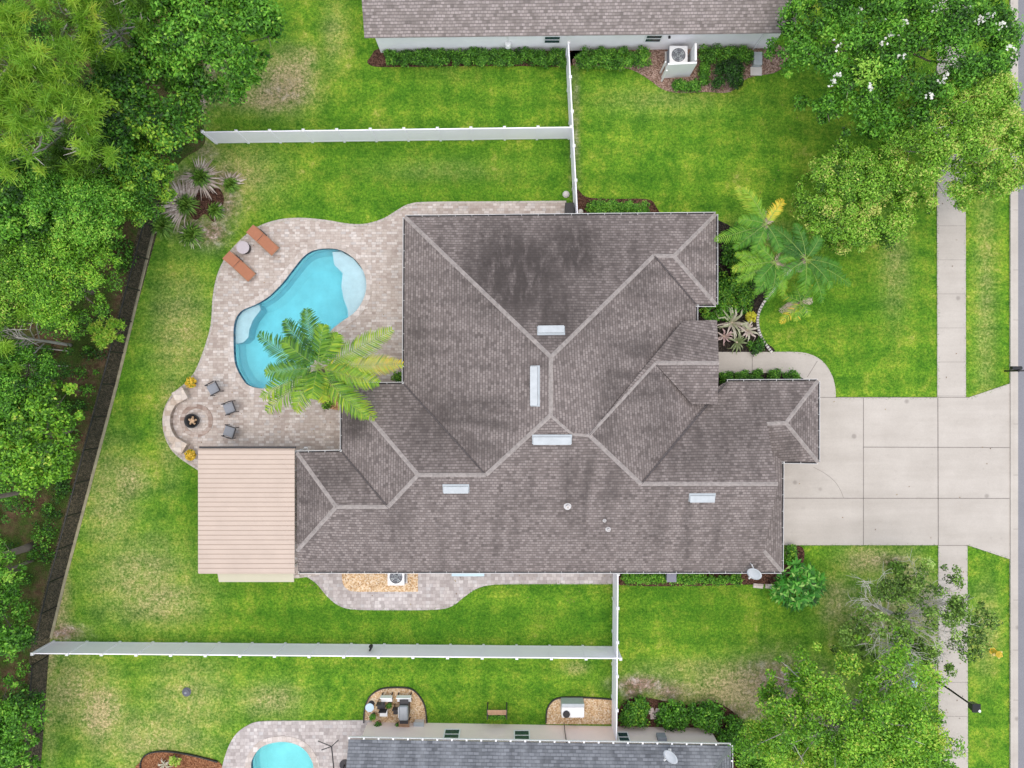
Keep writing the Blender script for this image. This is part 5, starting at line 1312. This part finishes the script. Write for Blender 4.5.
# ------------------------------------------------------------------ hedges and shrubs
hedge('clipped_hedge', 'dark clipped hedge along the top house wall, left of the edge on fence', 383, 48, 567, 64, .75, m_lf_box, 520, tint=.4)
hedge('clipped_hedge', 'clipped hedge along the top house wall, right of the edge on fence', 574, 47, 651, 67, .8, m_lf_box, 520, tint=.5)
hedge('clipped_hedge', 'long narrow hedge between the white screen and the pale utility box', 701, 45.5, 754, 61, .8, m_lf_box, 520, tint=.5)
hedge('clipped_hedge', 'short hedge strip right of the white screen wall', 700, 62, 710, 84, .7, m_lf_box, 520, tint=.45)
hedge('clipped_hedge', 'low hedge strip in front of the white screen wall', 672, 79, 702, 89, .6, m_lf_box, 520, tint=.45)
shrub('round_bush', 'big round dark bush with a yellow tinge by the top house', 728.5, 74.5, 1.0, 1.5, m_lf_dark, 6000, .11, .065, .84, tint=.12, rz=.6)
hedge('clipped_hedge', 'clipped hedge against the top wall of the main house', 587, 200, 648, 216, .8, m_lf_box, 520, tint=.62)
for i, px in enumerate((727, 742, 757, 775, 792)):
    lb = ['round boxwood nearest the porch in the row beside the walkway', 'second round boxwood from the porch in the walkway row', 'middle round boxwood in the walkway row', 'fourth round boxwood from the porch in the walkway row', 'last round boxwood in the walkway row, at its curved end'][i]
    shrub('boxwood', lb, px, 377.5, .46, .55, m_lf_box, 1300, .08, .05, group='boxwoods between walkway and garage', tint=.42)
rng = np.random.default_rng(41); c = P(799, 585, .9); t = thing('emerald_shrub', 'emerald shrub with large glossy leaf rosettes at the lower right house corner', 'shrub', (c.x, c.y, 0))
V = []; tt = []; mb = MB()
for i in range(64):
    a_, u_ = rng.uniform(0, 6.283), math.sqrt(rng.uniform(0, 1)); ro_ = np.array([c.x + 1.45 * u_ * math.cos(a_), c.y + 1.35 * u_ * math.sin(a_), .25 + 1.15 * math.sqrt(max(0, 1 - u_ * u_)) * rng.uniform(.6, 1.05)])
    if i % 6 == 0: mb.tube([(c.x, c.y, -.02), ((c.x + ro_[0]) / 2, (c.y + ro_[1]) / 2, ro_[2] * .5), tuple(ro_)], [.04, .03, .012], 5)
    base_t = rng.uniform(.25, .6)
    for j_ in range(9):
        aa = 6.283 * j_ / 9 + rng.normal() * .2; d_ = np.array([math.cos(aa), math.sin(aa), 0.0]) + np.array([math.cos(a_), math.sin(a_), 0]) * .5 * u_; d_ /= np.linalg.norm(d_); sd_ = np.array([-d_[1], d_[0], 0]); L_ = rng.uniform(.30, .50); k_ = rng.uniform(.1, .7)
        mid_ = ro_ + d_ * L_ * .5 + [0, 0, L_ * k_ * .7]; tip_ = ro_ + d_ * L_ + [0, 0, L_ * (k_ - .25)]
        V.append([ro_, mid_ + sd_ * .07 - [0, 0, .02], tip_, mid_ - sd_ * .07 - [0, 0, .02]]); tt.append(base_t + rng.normal() * .1 + (.45 if j_ % 3 == 0 and rng.uniform() < .6 else -.1))
mb.build('stem', m_bark, t); quad_obj('foliage', np.array(V), np.array(tt), m_lf_emer, t)
hedge('ground_cover', 'low mixed shrubs along the lower wall of the main house', 622, 574, 742, 585, .5, m_lf_mid, 330, tint=.55, cat='shrubs')
shrub('round_bush', 'dark rounded bush at the fence end beside the tan wall', 635, 714, .95, 1.0, m_lf_dark, 2600, .14, .08, tint=.5)
shrub('leafy_shrub', 'wide leafy green shrub right of the stepping stones', 678, 715, 1.35, 1.1, m_lf_mid, 3200, .16, .09, .85, tint=.3)
shrub('leafy_shrub', 'leafy shrub between the stepping stone shrub and the slate roof corner', 707, 717, 1.0, 1.1, m_lf_mid, 2400, .16, .09, .9, tint=.35)
shrub('leafy_shrub', 'leafy shrub beside the upper right corner of the slate roof', 731, 735, .9, 1.0, m_lf_mid, 2200, .16, .09, 1.1, tint=.32)
shrub('leafy_shrub', 'dark low shrub at the bottom edge right of the slate roof', 752, 762, 1.0, .9, m_lf_dark, 2000, .18, .1, .8, tint=.6)
shrub('leafy_shrub', 'little green shrub in the corner where pool deck meets house', 398, 378, .35, .5, m_lf_dark, 500, .1, .06, tint=.6)
shrub('leafy_shrub', 'small dark shrub between driveway and lower garage wall', 788, 553, .5, .7, m_lf_dark, 900, .13, .07, .7, tint=.6)

# dry ornamental grasses
def grass_plant(label, px, py, r, green_r, dry_az=(0, 360), nd=60):
    tree_seed[0] += 1; rng = np.random.default_rng(tree_seed[0]); p = P(px, py, .2)
    t = thing('ornamental_grass', label, 'grass plant', (p.x, p.y, 0), 0, 'dry ornamental grasses in the corner bed')
    def blades(n, L0, L1, az0, az1, h, wd):
        V = []
        for i in range(n):
            a = R(rng.uniform(az0, az1)); L = rng.uniform(L0, L1); d = np.array([math.cos(a), math.sin(a), 0]); s_ = np.array([-d[1], d[0], 0]); b0 = np.array([p.x, p.y, .03]) + d * L * .12 + s_ * rng.normal() * .05
            hh = h * rng.uniform(.6, 1.2); kx = rng.normal() * .18
            m_ = b0 + d * L * .5 + s_ * kx * L * .5 + [0, 0, hh]; e = b0 + d * L + s_ * kx * L + [0, 0, hh * rng.uniform(.1, .6)]
            V += [[b0 - s_ * wd, b0 + s_ * wd, m_ + s_ * wd * .9, m_ - s_ * wd * .9], [m_ - s_ * wd * .9, m_ + s_ * wd * .9, e + s_ * .005, e - s_ * .005]]
        return np.array(V)
    V = blades(int(nd * 1.7), r * .45, r * 1.08, dry_az[0], dry_az[1], .24, .042); quad_obj('dry_blades', V, rng.uniform(0, 1, len(V)), m_lf_straw, t)
    V = blades(230, green_r * .4, green_r * 1.05, 0, 360, .45, .026); quad_obj('green_blades', V, rng.uniform(0, 1, len(V)), m_lf_grass, t)
grass_plant('ornamental grass with green heart and dry fan, topmost in the corner bed', 201, 178, 1.15, .65, (-200, 110), 90)
grass_plant('ornamental grass with long dry blades reaching over the black fence', 187, 205, 1.5, .7, (70, 250), 100)
grass_plant('ornamental grass lowest in the corner bed', 192, 235, .75, .75, (90, 300), 30)
grass_plant('small green ornamental grass at the right end of the corner bed', 231, 185, .8, .5, (20, 200), 40)
grass_plant('green ornamental grass lying against the black fence', 163, 226, .6, .75, (100, 250), 14)
grass_plant('sparse grey green grass in the middle of the corner bed', 216, 211, .5, .5, (0, 360), 12)

# strap leaved plants by the porch
def strap_plant(label, px, py, r, n, tint0, tint1, h=.5, wd=.06, m=None):
    tree_seed[0] += 1; rng = np.random.default_rng(tree_seed[0]); p = P(px, py, .3)
    t = thing('strap_leaf_plant', label, 'plant', (p.x, p.y, 0), 0, 'strap leaved plants in the front palm bed'); V = []
    for i in range(n):
        a = 2 * math.pi * (i / n) + rng.normal() * .25; L = r * rng.uniform(.6, 1.05); d = np.array([math.cos(a), math.sin(a), 0]); s_ = np.array([-d[1], d[0], 0]); hh = h * rng.uniform(.6, 1.2)
        b0 = np.array([p.x, p.y, .03]); prev = b0; pw = wd * .6
        for k in range(1, 5):
            f_ = k / 4; q = b0 + d * L * f_ + np.array([0, 0, hh * math.sin(math.pi * min(.85, f_ * .8))]) + s_ * .12 * L * f_ * f_ * rng.normal(); w_ = wd * (1 - f_ ** 2) + .006
            V.append([prev - s_ * pw, prev + s_ * pw, q + s_ * w_, q - s_ * w_]); prev = q; pw = w_
    V = np.array(V); quad_obj('leaves', V, np.repeat(rng.uniform(tint0, tint1, n), 4), m or m_lf_brom, t)
    mb = MB(); mb.lathe((p.x, p.y, 0), [(.07, -.02), (.06, .1), (0, .14)], 8); mb.build('stem', m_dead, t)
strap_plant('large strap leaved plant with pale and pinkish leaves beside the porch roof', 733, 322, 1.2, 22, .1, .9, .6, .06)
strap_plant('whitish strap leaved plant at the curved edging', 748, 330, .75, 15, .4, .8, .4, .07)
strap_plant('pink tinged strap leaved plant below the porch eave edge', 725, 336, .7, 12, .7, 1.0, .4, .05)
strap_plant('green strap leaved plant next to the walkway end of the bed', 738, 342, .8, 18, 0, .15, .35, .05)
shrub('leafy_shrub', 'bushy dark shrub in the front bed beside the house corner', 726, 290, .7, .8, m_lf_dark, 1100, .15, .08, tint=.55)
shrub('leafy_shrub', 'green shrub at the notch of the roof above the porch', 722, 312, .6, .6, m_lf_mid, 800, .14, .08, tint=.4)
shrub('leafy_shrub', 'dark shrub between the strap leaved plants and the front palms', 742, 300, .75, .7, m_lf_dark, 1400, .14, .075, tint=.6)
shrub('leafy_shrub', 'blue green low shrub at the tip of the front palm bed', 757, 347, .55, .4, m_lf_dark, 700, .12, .07, tint=.35)
shrub('leafy_shrub', 'leafy shrub under the front palms close to the house', 735, 255, .9, 1.0, m_lf_dark, 1600, .16, .09, tint=.5)
shrub('leafy_shrub', 'dark leafy shrub filling the front bed between house wall and palms', 737, 278, .95, .9, m_lf_dark, 1900, .16, .08, tint=.6)
shrub('leafy_shrub', 'green shrub at the upper tip of the front palm bed', 742, 236, .8, .8, m_lf_mid, 1300, .15, .08, tint=.35)
shrub('leafy_shrub', 'leafy shrub under the front palms beside the upper end of the edging', 764, 272, .8, .7, m_lf_dark, 1300, .15, .08, tint=.7)
shrub('leafy_shrub', 'small dark shrub in the roof notch above the porch', 706, 313, .45, .7, m_lf_dark, 600, .12, .07, tint=.65)
shrub('croton', 'orange yellow croton at the curved edging', 750, 317, .32, .55, m_lf_orange, 350, .16, .08, tint=.75, cat='plant')
shrub('croton', 'yellow croton in the bed beside the round palm planter', 333, 344, .4, .6, m_lf_orange, 450, .18, .08, tint=.7, cat='plant')
shrub('croton', 'yellow green sapling in the red brown mulch bed', 174, 760, .3, .7, m_lf_yel, 250, .16, .07, tint=.8, cat='plant')
strap_plant('pale spiky plant in the red brown mulch bed at the bottom edge', 163, 766, .5, 12, .3, .8, .3, .04)
shrub('leafy_shrub', 'small green plant in the planter under the palm', 326, 403, .35, .35, m_lf_yel, 350, .12, .06, tint=.4)

# ------------------------------------------------------------------ palms
palm('palm_tree', 'tall palm with feathery arching fronds overhanging the swimming pool', 318, 367, 4.9,
     [(158, 3.7, .25, .42, 0.12), (122, 3.0, .45, .45, 0.02), (98, 3.1, .4, .35, 0.08), (205, 3.6, .25, .5, 0.35), (222, 3.9, .15, .5, 0.40), (188, 2.8, .55, .6, 0.25), (22, 4.4, .2, .35, 0.45), (2, 4.5, .15, .45, 0.77), (-15, 3.4, .3, .6, 0.40), (-52, 3.8, .3, .5, 0.38), (-45, 4.1, .1, .6, 0.45), (240, 2.9, .35, .8, 0.45), (-82, 2.0, .5, .9, 0.55), (75, 2.3, .75, .5, 0.30), (50, 2.2, .7, .7, 0.35), (270, 1.7, .9, .6, 0.35), (140, 2.2, .8, .6, 0.20)],
     m_lf_palm, base=(342, 388, 0), trunk_r=.16, wid=.76, lw=.074, pairs=32)
palm('palm_tree', 'front palm whose crown touches the upper right house corner', 766, 224, 3.8,
     [(200, 2.9, .2, .45, .45), (120, 2.4, .35, .5, .62), (128, 2.6, .15, .3, .68), (60, 1.7, .4, .6, .95), (170, 1.6, .5, .6, .4), (245, 1.8, .4, .8, .35), (300, 1.8, .4, .6, .25), (215, 2.2, .3, .7, .3)], m_lf_palm2, trunk_r=.12, wid=.54, dead=4, lw=.066, pairs=23, noise=.06)
palm('palm_tree', 'front palm nearest the house wall, with light green fronds reaching left', 775, 262, 3.4,
     [(185, 2.4, .25, .35, .58), (170, 2.2, .2, .4, .5), (205, 2.3, .2, .5, .45), (240, 2.1, .35, .7, .3), (140, 1.6, .6, .6, .45), (20, 1.5, .5, .6, .4), (270, 2.2, .3, .8, .3), (225, 1.7, .5, .6, .3), (290, 2.0, .3, .8, .5)], m_lf_palm2, trunk_r=.12, wid=.52, dead=4, lw=.066, pairs=23, noise=.06)
palm('palm_tree', 'front palm with dark green fronds spreading over the lawn', 806, 259, 3.6,
     [(135, 2.7, .35, .4, 0.12), (150, 2.3, .3, .5, 0.10), (-28, 3.0, .2, .45, 0.20), (-65, 2.7, .2, .6, 0.28), (-10, 2.2, .3, .6, 0.18), (-95, 2.0, .35, .8, 0.35), (60, 1.5, .6, .6, 0.20), (105, 2.1, .4, .5, 0.15), (-45, 2.2, .4, .6, 0.20), (215, 2.2, .3, .7, 0.32)], m_lf_palm2, trunk_r=.12, wid=.56, dead=2, lw=.066, pairs=23, noise=.06)
palm('palm_tree', 'smallest front palm with yellowing fronds beside the curved edging', 801, 302, 1.6,
     [(225, 1.7, .25, .5, .9), (255, 1.2, .4, .7, .6), (60, 1.2, .5, .6, .55), (110, 1.3, .4, .6, .45), (160, 1.2, .4, .7, .5), (300, 1.0, .5, .7, .5)], m_lf_palm2, trunk_r=.1, wid=.45, dead=5, lw=.055, pairs=14)

# ------------------------------------------------------------------ trees on the right
tree('crape_myrtle', 'wide green flowering tree with white blossoms at the upper right', 895, 50, 4.6, 5.9, 4.2, 2.6, m_lf_mid, 265, .62, 190, .19, .105, trunk_r=.17, lobes=.13, tint=.38, twigs=22)
t = bpy.data.objects['crape_myrtle']
rng = np.random.default_rng(77)
cl = [(883, 20), (905, 22), (890, 35), (884, 42), (903, 55), (870, 87), (834, 82), (838, 74), (947, 75), (952, 60), (942, 82), (1010, 48), (992, 15), (985, 18), (936, 10), (980, 22), (930, 98), (838, 46), (1002, 25), (760 + 100, 10), (968, 8)]
Cn = np.concatenate([np.array(P(x, y, 7.0))[None] + rng.normal(size=(9, 3)) * [.10, .10, .06] for x, y in cl])
leaf_obj('blossoms', Cn, rng.normal(size=(len(Cn), 3)) * .5 + [0, 0, 1], .15, .13, rng.uniform(0, 1, len(Cn)), m_lf_white, t, rng=rng)
tree('verge_tree', 'pale yellow green tree over the pavement at the upper right', 957, 143, 4.6, 3.3, 3.3, 2.2, m_lf_yel, 230, .5, 210, .15, .085, trunk_r=.13, tint=.62, bark=m_bark_pale, twigs=20)
tree('round_tree', 'round light green tree beside the front palms', 849, 202, 2.9, 2.85, 2.6, 2.3, m_lf_yel, 170, .46, 230, .15, .085, trunk_r=.12, tint=.5, lobes=.10, ragged=.2, twigs=12)
tree('bare_tree', 'thin leaved tree with bare grey twigs over the lower pavement', 914, 620, 3.6, 3.5, 3.0, 1.5, m_lf_grey, 95, .42, 75, .17, .1, trunk_r=.10, tint=.42, bark=m_bark_pale, twigs=4, lobes=.35)
t = bpy.data.objects['bare_tree']; rng = np.random.default_rng(3); mb = MB(); b0 = wloc(t)
for q in range(11):
    a = q * 6.283 / 11 + rng.normal() * .2
    twig_tree(mb, Vector((b0.x, b0.y, 2.3 + .14 * q)), Vector((math.cos(a), math.sin(a) * .85, .38)), 2.1, .04, 3, rng)
mb.build('twigs', plain('pale_twig_bark', (.50, .48, .43), .9, .25, 4), t)
tree('bright_tree', 'large bright green feathery tree at the lower right', 852, 715, 4.2, 4.7, 4.0, 2.8, m_lf_bright, 165, .58, 150, .17, .10, trunk_r=.15, tint=.5, bark=m_bark_pale, twigs=26, lobes=.3)
tree('bright_tree', 'smaller bright green tree left of the large feathery one', 790, 722, 3.0, 2.4, 2.8, 1.8, m_lf_bright, 60, .5, 125, .18, .1, trunk_r=.11, tint=.6, bark=m_bark_pale, twigs=12, lobes=.3)
tree('bright_tree', 'bright green tree at the bottom right corner by the pavement', 912, 756, 3.0, 2.1, 2.2, 1.6, m_lf_bright, 52, .5, 110, .17, .1, trunk_r=.11, tint=.42, bark=m_bark_pale, twigs=14, lobes=.3)
for (px, py, r_, lb) in ((862, 640, 1.2, 'wispy green shrub between emerald shrub and feathery tree'), (895, 570, .5, 'tuft of long grass at the lower driveway edge'), (890, 690, 1.2, 'low green shrub below the bare twig tree')):
    shrub('leafy_shrub', lb, px, py, r_, 1.2 if r_ > 1 else .35, m_lf_grey if r_ > 1 else m_lf_grass, 900 if r_ > 1 else 350, .17, .07, tint=.6)

# ------------------------------------------------------------------ woods on the left
pine('pine_tree', 'yellow green pine with a bare trunk in the upper left corner', 22, 62, 9.5, 2.6, 2.6, 1.9, m_lf_pine, 150, base=(75, 85, 0), tuft=.58)
pine('pine_tree', 'yellow green pine below the upper left corner', 48, 128, 9.0, 2.6, 2.6, 1.8, m_lf_pine, 165, base=(100, 150, 0), tuft=.58)
pine('pine_tree', 'pine with reddish tips at the top edge of the woods', 72, 15, 8.5, 1.9, 1.6, 1.5, m_lf_pine, 90, base=(110, 55, 0), tuft=.55, tint=.45)
pine('pine_tree', 'mid green pine between the corner pines and the big oak', 112, 28, 7.5, 1.9, 1.9, 1.6, m_lf_pine, 90, base=(150, 65, 0), tuft=.5, tint=.22)
pine('pine_tree', 'small yellow green pine at the left edge halfway down', 22, 338, 6.0, 1.5, 1.7, 1.2, m_lf_pine, 60, base=(70, 345, 0), tuft=.5, tint=.5)
pine('pine_tree', 'dark green pine below the yellow corner pines', 92, 168, 6.5, 1.7, 1.7, 1.5, m_lf_pine, 80, base=(120, 180, 0), tuft=.5, tint=.12)
tree('oak_tree', 'big rounded green oak beside the dry lawn patch at the top', 206, 30, 5.8, 3.4, 3.0, 2.2, m_lf_mid, 150, .56, 150, .22, .12, base=(190, 72, 0), trunk_r=.2, tint=.48, twigs=14)
tree('dark_tree', 'dark tree with scattered yellow leaves at the end of the upper white fence', 143, 118, 5.2, 2.7, 3.2, 2.2, m_lf_dark, 120, .55, 135, .2, .13, base=(160, 140, 0), trunk_r=.18, tint=.5, tsd=.24, twigs=16)
tree('leafy_tree', 'leafy green tree below the dark tree near the dry grass bed', 128, 180, 4.6, 2.4, 1.9, 1.7, m_lf_dark, 80, .5, 215, .15, .08, base=(150, 190, 0), trunk_r=.14, tint=.66, tsd=.2)
tree('leafy_tree', 'bright crowned tree below the yellow pines', 75, 208, 6.2, 2.4, 1.7, 1.8, m_lf_mid, 95, .52, 215, .15, .08, base=(105, 222, 0), trunk_r=.15, tint=.55)
tree('leafy_tree', 'dense green tree at the left edge below the pines', 18, 205, 6.2, 2.2, 2.0, 1.8, m_lf_mid, 90, .54, 130, .2, .12, base=(60, 225, 0), trunk_r=.15, tint=.34)
tree('leafy_tree', 'light yellow green tree left of the bare forest floor', 62, 278, 5.8, 2.7, 2.1, 1.8, m_lf_bright, 110, .5, 215, .14, .075, base=(92, 292, 0), trunk_r=.14, tint=.42)
tree('leafy_tree', 'yellow green tree at the left edge above the small pine', 8, 285, 6.0, 1.8, 1.8, 1.5, m_lf_yel, 60, .5, 215, .14, .075, base=(50, 295, 0), trunk_r=.13, tint=.45)
tree('sapling', 'bright fern like sapling close to the black fence', 107, 331, 1.8, .85, .8, .6, m_lf_bright, 26, .3, 70, .2, .07, base=(110, 331, 0), trunk_r=.05, tint=.7, twigs=6)
tree('leafy_tree', 'green tree at the left edge below the small pine', 12, 388, 5.4, 2.2, 2.0, 1.6, m_lf_mid, 85, .5, 215, .15, .08, base=(45, 388, 0), trunk_r=.15, tint=.4)
tree('leafy_tree', 'bright green spreading tree left of the black fence, halfway down', 38, 432, 5.0, 2.3, 2.6, 1.7, m_lf_bright, 100, .5, 135, .2, .12, base=(70, 430, 0), trunk_r=.15, tint=.45)
tree('leafy_tree', 'small bright bush tree at the left edge between the bare trunks', 6, 572, 3.0, .9, .9, .8, m_lf_mid, 24, .38, 110, .18, .1, base=(20, 570, 0), trunk_r=.08, tint=.55)
tree('leafy_tree', 'green tree at the left end of the lower white fence', 4, 622, 3.6, 1.5, 1.5, 1.3, m_lf_mid, 55, .46, 130, .18, .1, base=(24, 632, 0), trunk_r=.11, tint=.38)
tree('leafy_tree', 'green tree at the lower left corner beside the black fence', 8, 716, 3.8, 1.7, 2.0, 1.4, m_lf_mid, 80, .46, 130, .18, .1, base=(18, 705, 0), trunk_r=.11, tint=.45)
tree('leafy_tree', 'green tree at the very bottom left', 12, 770, 3.4, 1.5, 1.3, 1.2, m_lf_mid, 50, .46, 120, .18, .1, base=(20, 760, 0), trunk_r=.1, tint=.5)
for (bx0, by0, r_, lb) in ((33, 546, .2, 'leaning thick bare pine trunk at the left edge, the lower one'), (34, 490, .13, 'thin bare pine trunk at the left edge, above the thick one'), (33, 560, .08, 'slim bare trunk just below the thick leaning trunk')):
    b0 = P(bx0, by0, 0); c = Vector((b0.x - .6, b0.y - (.2 if by0 > 500 else .0), 12.0)); t = thing('tall_pine', lb, 'pine tree', (b0.x, b0.y, 0))
    rng = np.random.default_rng(by0); cen = np.array(c)[None] + rng.normal(size=(26, 3)) * [1.1, 1.1, .8]
    mb = MB(); limbs(mb, b0, c, cen, rng, r_, 10); mb.build('trunk', m_bark, t, True)
    n = 26 * 60; ix = np.repeat(np.arange(26), 60); d = rng.normal(size=(n, 3)); d /= np.linalg.norm(d, axis=1, keepdims=True); A = cen[ix]; s_ = np.cross(d, rng.normal(size=(n, 3))); s_ /= np.linalg.norm(s_, axis=1, keepdims=True)
    quad_obj('crown', np.stack([A - s_ * .02, A + s_ * .02, A + d * .5 + s_ * .01, A + d * .5 - s_ * .01], 1), rng.uniform(.2, .8, n), m_lf_pine, t)
# fallen trunks and low growth on the forest floor
for (x0, y0, x1, y1, r_, lb) in ((15, 347, 68, 351, .05, 'thin fallen trunk on the forest floor, the upper of two'), (2, 366, 68, 366, .045, 'thin fallen trunk on the forest floor, the lower of two')):
    a, c = P(x0, y0, .3), P(x1, y1, .1); mb = MB(); mb.tube([a, a.lerp(c, .5) + Vector((0, .05, .05)), c], [r_, r_ * .9, r_ * .5], 7); tag(mb.build('fallen_trunk', m_bark_pale), lb, 'fallen trunk')
rng = np.random.default_rng(9); pts = []
wl_in = [(x - .9, y) for x, y in wl]
while len(pts) < 1150:
    x, y = rng.uniform(-36, -16), rng.uniform(-27, 27)
    ex = np.interp(-y, [-q[1] for q in wl], [q[0] for q in wl])
    bare = (-23.5 < x < -20.5 and -12 < y < 8)
    if x < ex - 1.0 and not (bare and rng.uniform() < .6): pts.append((x, y, rng.uniform(.1, .45) if x > ex - 2.2 else rng.uniform(.15, 1.5)))
cen = np.array(pts); rad = rng.uniform(.22, .62, len(pts)); C, N, ti = clump_leaves(rng, cen, rad, 90, base=.3, tint_sd=.22, flat=.6); C[:, 2] = np.maximum(C[:, 2], .04)
tag(leaf_obj('undergrowth', C, N, .14, .075, ti, m_lf_mid, None, rng=rng), kind='stuff')

# grass blades leaning over the edges of paving and along the fence feet
rng = np.random.default_rng(21); runs = []
def run(pts_px, closed=False):
    l = [np.array(p[:2]) for p in W(pts_px)]
    runs.extend(zip(l[:-1], l[1:]))
for l_ in ([(936, 80), (937, 397)], [(965, 80), (965.5, 397)], [(938, 546), (938, 768)], [(967, 546), (968, 768)], [(835.5, 397.8), (937, 397.8)], [(968, 397.8), (1009, 384)], [(803, 545.3), (938, 545.3)], [(967, 545.3), (1009, 559)], [(1009.2, 0), (1009.2, 383)], [(1009.2, 560), (1009.2, 768)],
           [(205, 145), (573, 139)], [(205, 143), (573, 137)], [(568, 30), (575, 215)], [(566, 30), (573, 215)], [(50, 640), (616, 645.5)], [(50, 642.5), (616, 648)], [(611, 574), (612, 740)], [(613.5, 585), (614, 700)]): run(l_)
run(spath); run(deck_px); run([(752, 351.7), (796, 351.7), (812, 354.5), (824, 362.5), (832.5, 376), (835.7, 388), (836, 397)])
V = []
for a, c in runs:
    L_ = np.linalg.norm(c - a); n = int(L_ * 26)
    if n < 1: continue
    u = rng.uniform(0, 1, n)[:, None]; p_ = np.concatenate([a + (c - a) * u + rng.normal(size=(n, 2)) * .035, np.full((n, 1), .01)], 1)
    az = rng.uniform(0, 6.283, n); d_ = np.stack([np.cos(az), np.sin(az), np.zeros(n)], 1); s_ = np.stack([-np.sin(az), np.cos(az), np.zeros(n)], 1)
    ln = rng.uniform(.05, .16, n)[:, None]; w_ = .014
    q = np.empty((n, 4, 3)); q[:, 0] = p_ - s_ * w_; q[:, 1] = p_ + s_ * w_; tip = p_ + d_ * ln * .7 + np.array([0, 0, 1]) * ln * .7; q[:, 2] = tip + s_ * .003; q[:, 3] = tip - s_ * .003
    V.append(q)
V = np.concatenate(V); tag(quad_obj('edge_grass', V, rng.uniform(.1, .9, len(V)), m_lf_grass, None), kind='stuff')

# fallen leaves caught in the lawn edge, on the deck and the drive
rng = np.random.default_rng(33); n = 520; C = []
for (x0, y0, x1, y1, k_) in ((230, 230, 395, 440, 40), (200, 400, 340, 445, 18), (790, 400, 1005, 545, 12), (936, 200, 966, 396, 7), (938, 550, 967, 768, 22), (300, 575, 612, 606, 30), (850, 560, 935, 640, 90), (760, 60, 930, 250, 60)):
    for q in range(k_):
        p_ = P(rng.uniform(x0, x1), rng.uniform(y0, y1)); 
        if -18 < p_.x < -6 and inside((p_.x, p_.y), offset_loop(pool_loop, .1)): continue
        C.append((p_.x, p_.y, .068))
C = np.array(C); Nn = rng.normal(size=(len(C), 3)) * .25 + [0, 0, 1]
tag(leaf_obj('fallen_leaves', C, Nn, .10, .05, rng.uniform(0, 1, len(C)), leafmat('dry_leaves', [(0, (.10, .06, .03)), (.5, (.24, .15, .07)), (1, (.36, .27, .12))], .1), None, rng=rng), kind='stuff')

# ------------------------------------------------------------------ render settings
scene.render.engine = 'CYCLES'
scene.cycles.max_bounces = 8; scene.cycles.transparent_max_bounces = 12; scene.cycles.volume_bounces = 0
scene.render.resolution_x = 1024; scene.render.resolution_y = 768
